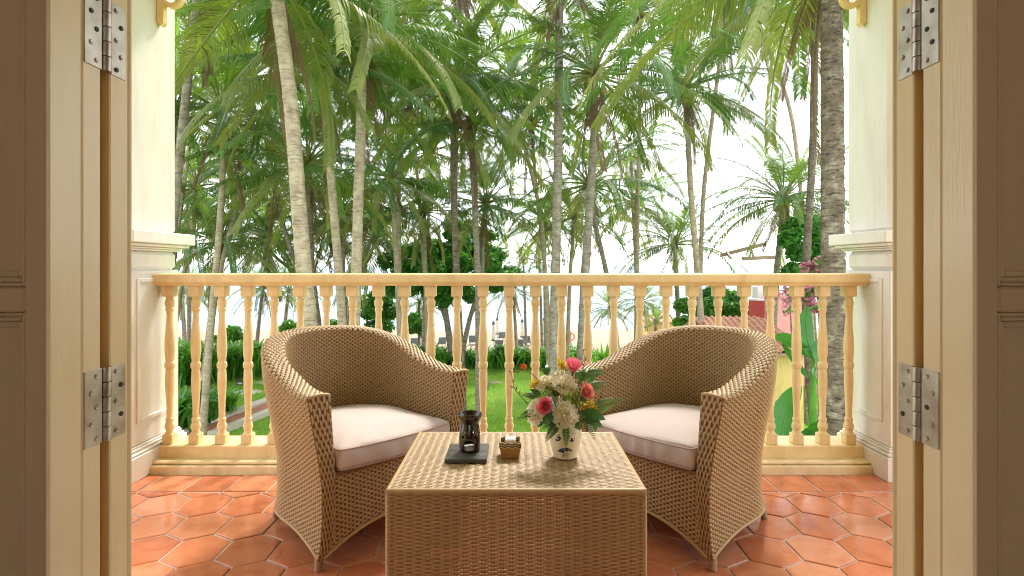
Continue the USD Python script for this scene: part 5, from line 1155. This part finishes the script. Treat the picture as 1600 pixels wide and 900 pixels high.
p = px(1018, 512, 50); obj('wall', cbox(p[0] - .3, p[0] + 2.2, 50, 52, -6.2, p[2] + .55, .02), 'yellow_wall', yh)
obj('roof', trimesh.convex.convex_hull(np.array([(p[0] - .6, 49.6, p[2] + .56), (p[0] + 2.5, 49.6, p[2] + .56), (p[0] - .6, 52.4, p[2] + .56), (p[0] + 2.5, 52.4, p[2] + .56), (p[0] + .3, 51, p[2] + 1.2), (p[0] + 1.6, 51, p[2] + 1.2)])), 'roof_clay', yh)

# ------------------------------------------------------------------ path, patches, small garden things
def on_lawn(x, y): k = (H - LAWN) * F / (y - CY); return np.array([(x - CX) / F * k, k])
pth = node('garden_path', kind='structure', label='brick path between pale kerbs crossing the lawn at the left')
a0, a1 = on_lawn(285, 690), on_lawn(470, 618); d = unit(a1 - a0); a0 = a0 - d * 1.5; a1 = a1 + d * 6; n = np.array([-d[1], d[0]])
def slab(o0, o1, z0, z1):
    q = Polygon([a0 + n * o0, a1 + n * o0, a1 + n * o1, a0 + n * o1]); return extrude(q, z0, z1)
obj('kerb', slab(.42, .92, LAWN - .1, LAWN + .17), 'pale_stone', pth); obj('kerb', slab(-.72, -.34, LAWN - .1, LAWN + .15), 'pale_stone', pth)
for k in range(60):
    L = np.linalg.norm(a1 - a0); u = k * .24
    if u + .23 > L: break
    for j in range(3):
        c0 = a0 + d * (u + .01) + n * (-.33 + j * .25); q = Polygon([c0, c0 + d * .22, c0 + d * .22 + n * .235, c0 + n * .235]); obj('brick', extrude(q, LAWN - .02, LAWN + .09 + R.uniform(-.004, .004)), 'path_brick', pth)
for k, (x, y, rx, ry) in enumerate(((385, 612, 30, 5), (430, 596, 40, 5), (770, 598, 34, 5), (700, 610, 30, 6))):
    c = on_lawn(x, y); k1, k2 = on_lawn(x + rx, y), on_lawn(x, y + ry); w, dd = abs(k1[0] - c[0]), abs(k2[1] - c[1])
    th_ = np.linspace(0, 6.283, 28, endpoint=False); rr = np.array([R.uniform(.75, 1.1) for _ in th_])
    pts = np.column_stack([c[0] + w * rr * np.cos(th_), c[1] + dd * rr * np.sin(th_)]); z = LAWN + .085
    vv = np.vstack([np.column_stack([pts, np.full(28, LAWN - .02)]), [[c[0], c[1], z]]]); jx = np.arange(28)
    obj('bare_patch', (vv, np.stack([jx, (jx + 1) % 28, np.full(28, 28)], 1)), 'bare_soil' if k > 1 else 'pale_stone', kind='structure', smooth=True)
c = on_lawn(377, 603)
fl_ = node('garden_floodlight', loc=(c[0], c[1], LAWN + .03), label='black floodlight lying on the lawn between the third and fourth balusters', category='floodlight')
obj('housing', trimesh.convex.convex_hull(np.array([(-.2, -.12, .05), (.2, -.1, .02), (-.2, .12, .05), (.2, .12, .03), (-.18, -.1, .24), (.14, -.08, .17), (-.18, .1, .25), (.14, .1, .18)])), 'black_plastic', fl_)
obj('bracket', tube([(-.1, -.14, .02), (-.1, -.15, .16), (-.1, .15, .16), (-.1, .14, .02)], .015, 6), 'black_plastic', fl_)
obj('lens', cbox(-.15, .10, -.124, -.112, .08, .16, .004), 'tin', fl_)
c = on_lawn(294, 588)
lg = node('cut_log', loc=(c[0], c[1], LAWN), label='cut log end lying at the foot of the left hedge', category='log')
obj('bark', tube([(-.1, -.35, .28), (0, 0, .28), (.15, .5, .26)], [.27, .28, .25], 14), 'bark_dark', lg, smooth=40)
obj('cut_face', tube([(-.103, -.362, .28), (-.1, -.352, .28)], [.22, .22], 14), 'bark_pale', lg)
v, f = leaf_cloud([(0, 0, 0)], [1], 2, .1, 1)

# ------------------------------------------------------------------ beach furniture
def beach_z(Y): return float(np.interp(Y, [34, 36, 42, 58, 78], [LAWN - .12, LAWN - .15, -5.6, -6.4, -7.25]))
def lounger(x, Y, rot, label):
    c = px(x, 500, Y); t = node('sun_lounger', loc=(c[0], Y, beach_z(Y) + .02), rotz=rot, label=label, category='sun lounger')
    obj('seat', cbox(-.34, .34, -.1, 1.25, .27, .34, .01), 'lounger_grey', t)
    obj('backrest', trimesh.convex.convex_hull(np.array([(sx * .34, y, z) for sx in (-1, 1) for y, z in ((-.12, .27), (-.05, .34), (-.50, .92), (-.43, .96))])), 'lounger_grey', t)
    for lx in (-.3, .3):
        for ly in (-.05, 1.15): obj('leg', cbox(lx - .025, lx + .025, ly - .025, ly + .025, -.05, .269, .004), 'lounger_grey', t)
for x, Y, rot, lab in ((784, 57, 8, 'grey sun lounger with a rounded back on the sand, farthest left of the middle group'), (779, 47, 5, 'grey sun lounger just behind the shrub row, left of the baluster'), (812, 47.5, -6, 'grey sun lounger behind the shrub row, right of the central baluster'), (823, 51.5, -4, 'grey sun lounger behind the front one, in the middle of the sand'), (860, 54, 0, 'grey sun lounger just left of the slim middle trunk'), (690, 50, 20, 'dark sun lounger left of the forked trunk'), (648, 49, 10, 'pale sun lounger by the small dark palm'), (739, 52, 0, 'sun lounger right of the forked trunk'), (418, 44, 30, 'sun lounger far left, over the hedge')):
    lounger(x, Y, rot, lab)
def parasol(x, Y, label, hgt=2.25):
    c = px(x, 500, Y); t = node('closed_parasol', loc=(c[0], Y, beach_z(Y)), label=label, category='parasol')
    obj('pole', tube([(0, 0, -.1), (0, 0, hgt)], .03, 8), 'canvas_cream', t)
    v, f = lathe([(0, .62), (.06, .62), (.155, .70), (.17, .95), (.13, 1.5), (.11, hgt - .25)], 12)
    a = np.arctan2(v[:, 1], v[:, 0]); v[:, :2] *= (1 + .12 * np.cos(6 * a))[:, None]; obj('canopy', (v, f[:, ::-1]), 'canvas_cream', t, smooth=50)
    v, f = lathe([(.115, hgt - .27), (.13, hgt - .2), (.10, hgt - .05), (.02, hgt + .05)], 12); obj('cap', (v, f[:, ::-1]), 'canvas_band', t, smooth=50)
    v, f = lathe([(.19, .58), (.20, .66), (.16, .72), (.10, .68)], 12); obj('hem', (v, f[:, ::-1]), 'canvas_band', t, smooth=50)
    v, f = lathe([(0, .1), (.24, .1), (.26, .02), (.26, -.1)], 14); obj('base', (v, f[:, ::-1]), 'pale_stone', t)
for x, Y, lab in ((777, 58, 'closed cream parasol left of the central baluster, the farther of two'), (771, 50, 'closed cream parasol left of the central baluster, the nearer of two'), (816, 54, 'closed cream parasol standing right of the central baluster'), (850, 58, 'closed cream parasol just left of the slim middle trunk')):
    parasol(x, Y, lab)
lr = node('life_ring', label='orange life ring on a post, seen beside the middle trunk', category='life ring')
c = px(892, 526, 50); th_ = np.linspace(0, 6.4, 40); obj('ring', tube(np.column_stack([c[0] + .30 * np.cos(th_), np.full(40, c[1]), c[2] + .30 * np.sin(th_)]), .06, 8, False), 'life_ring', lr, smooth=True)
obj('post', tube([(c[0], c[1] + .08, beach_z(50) - .1), (c[0], c[1] + .08, c[2] + .5)], .05, 8), 'old_wood', lr)
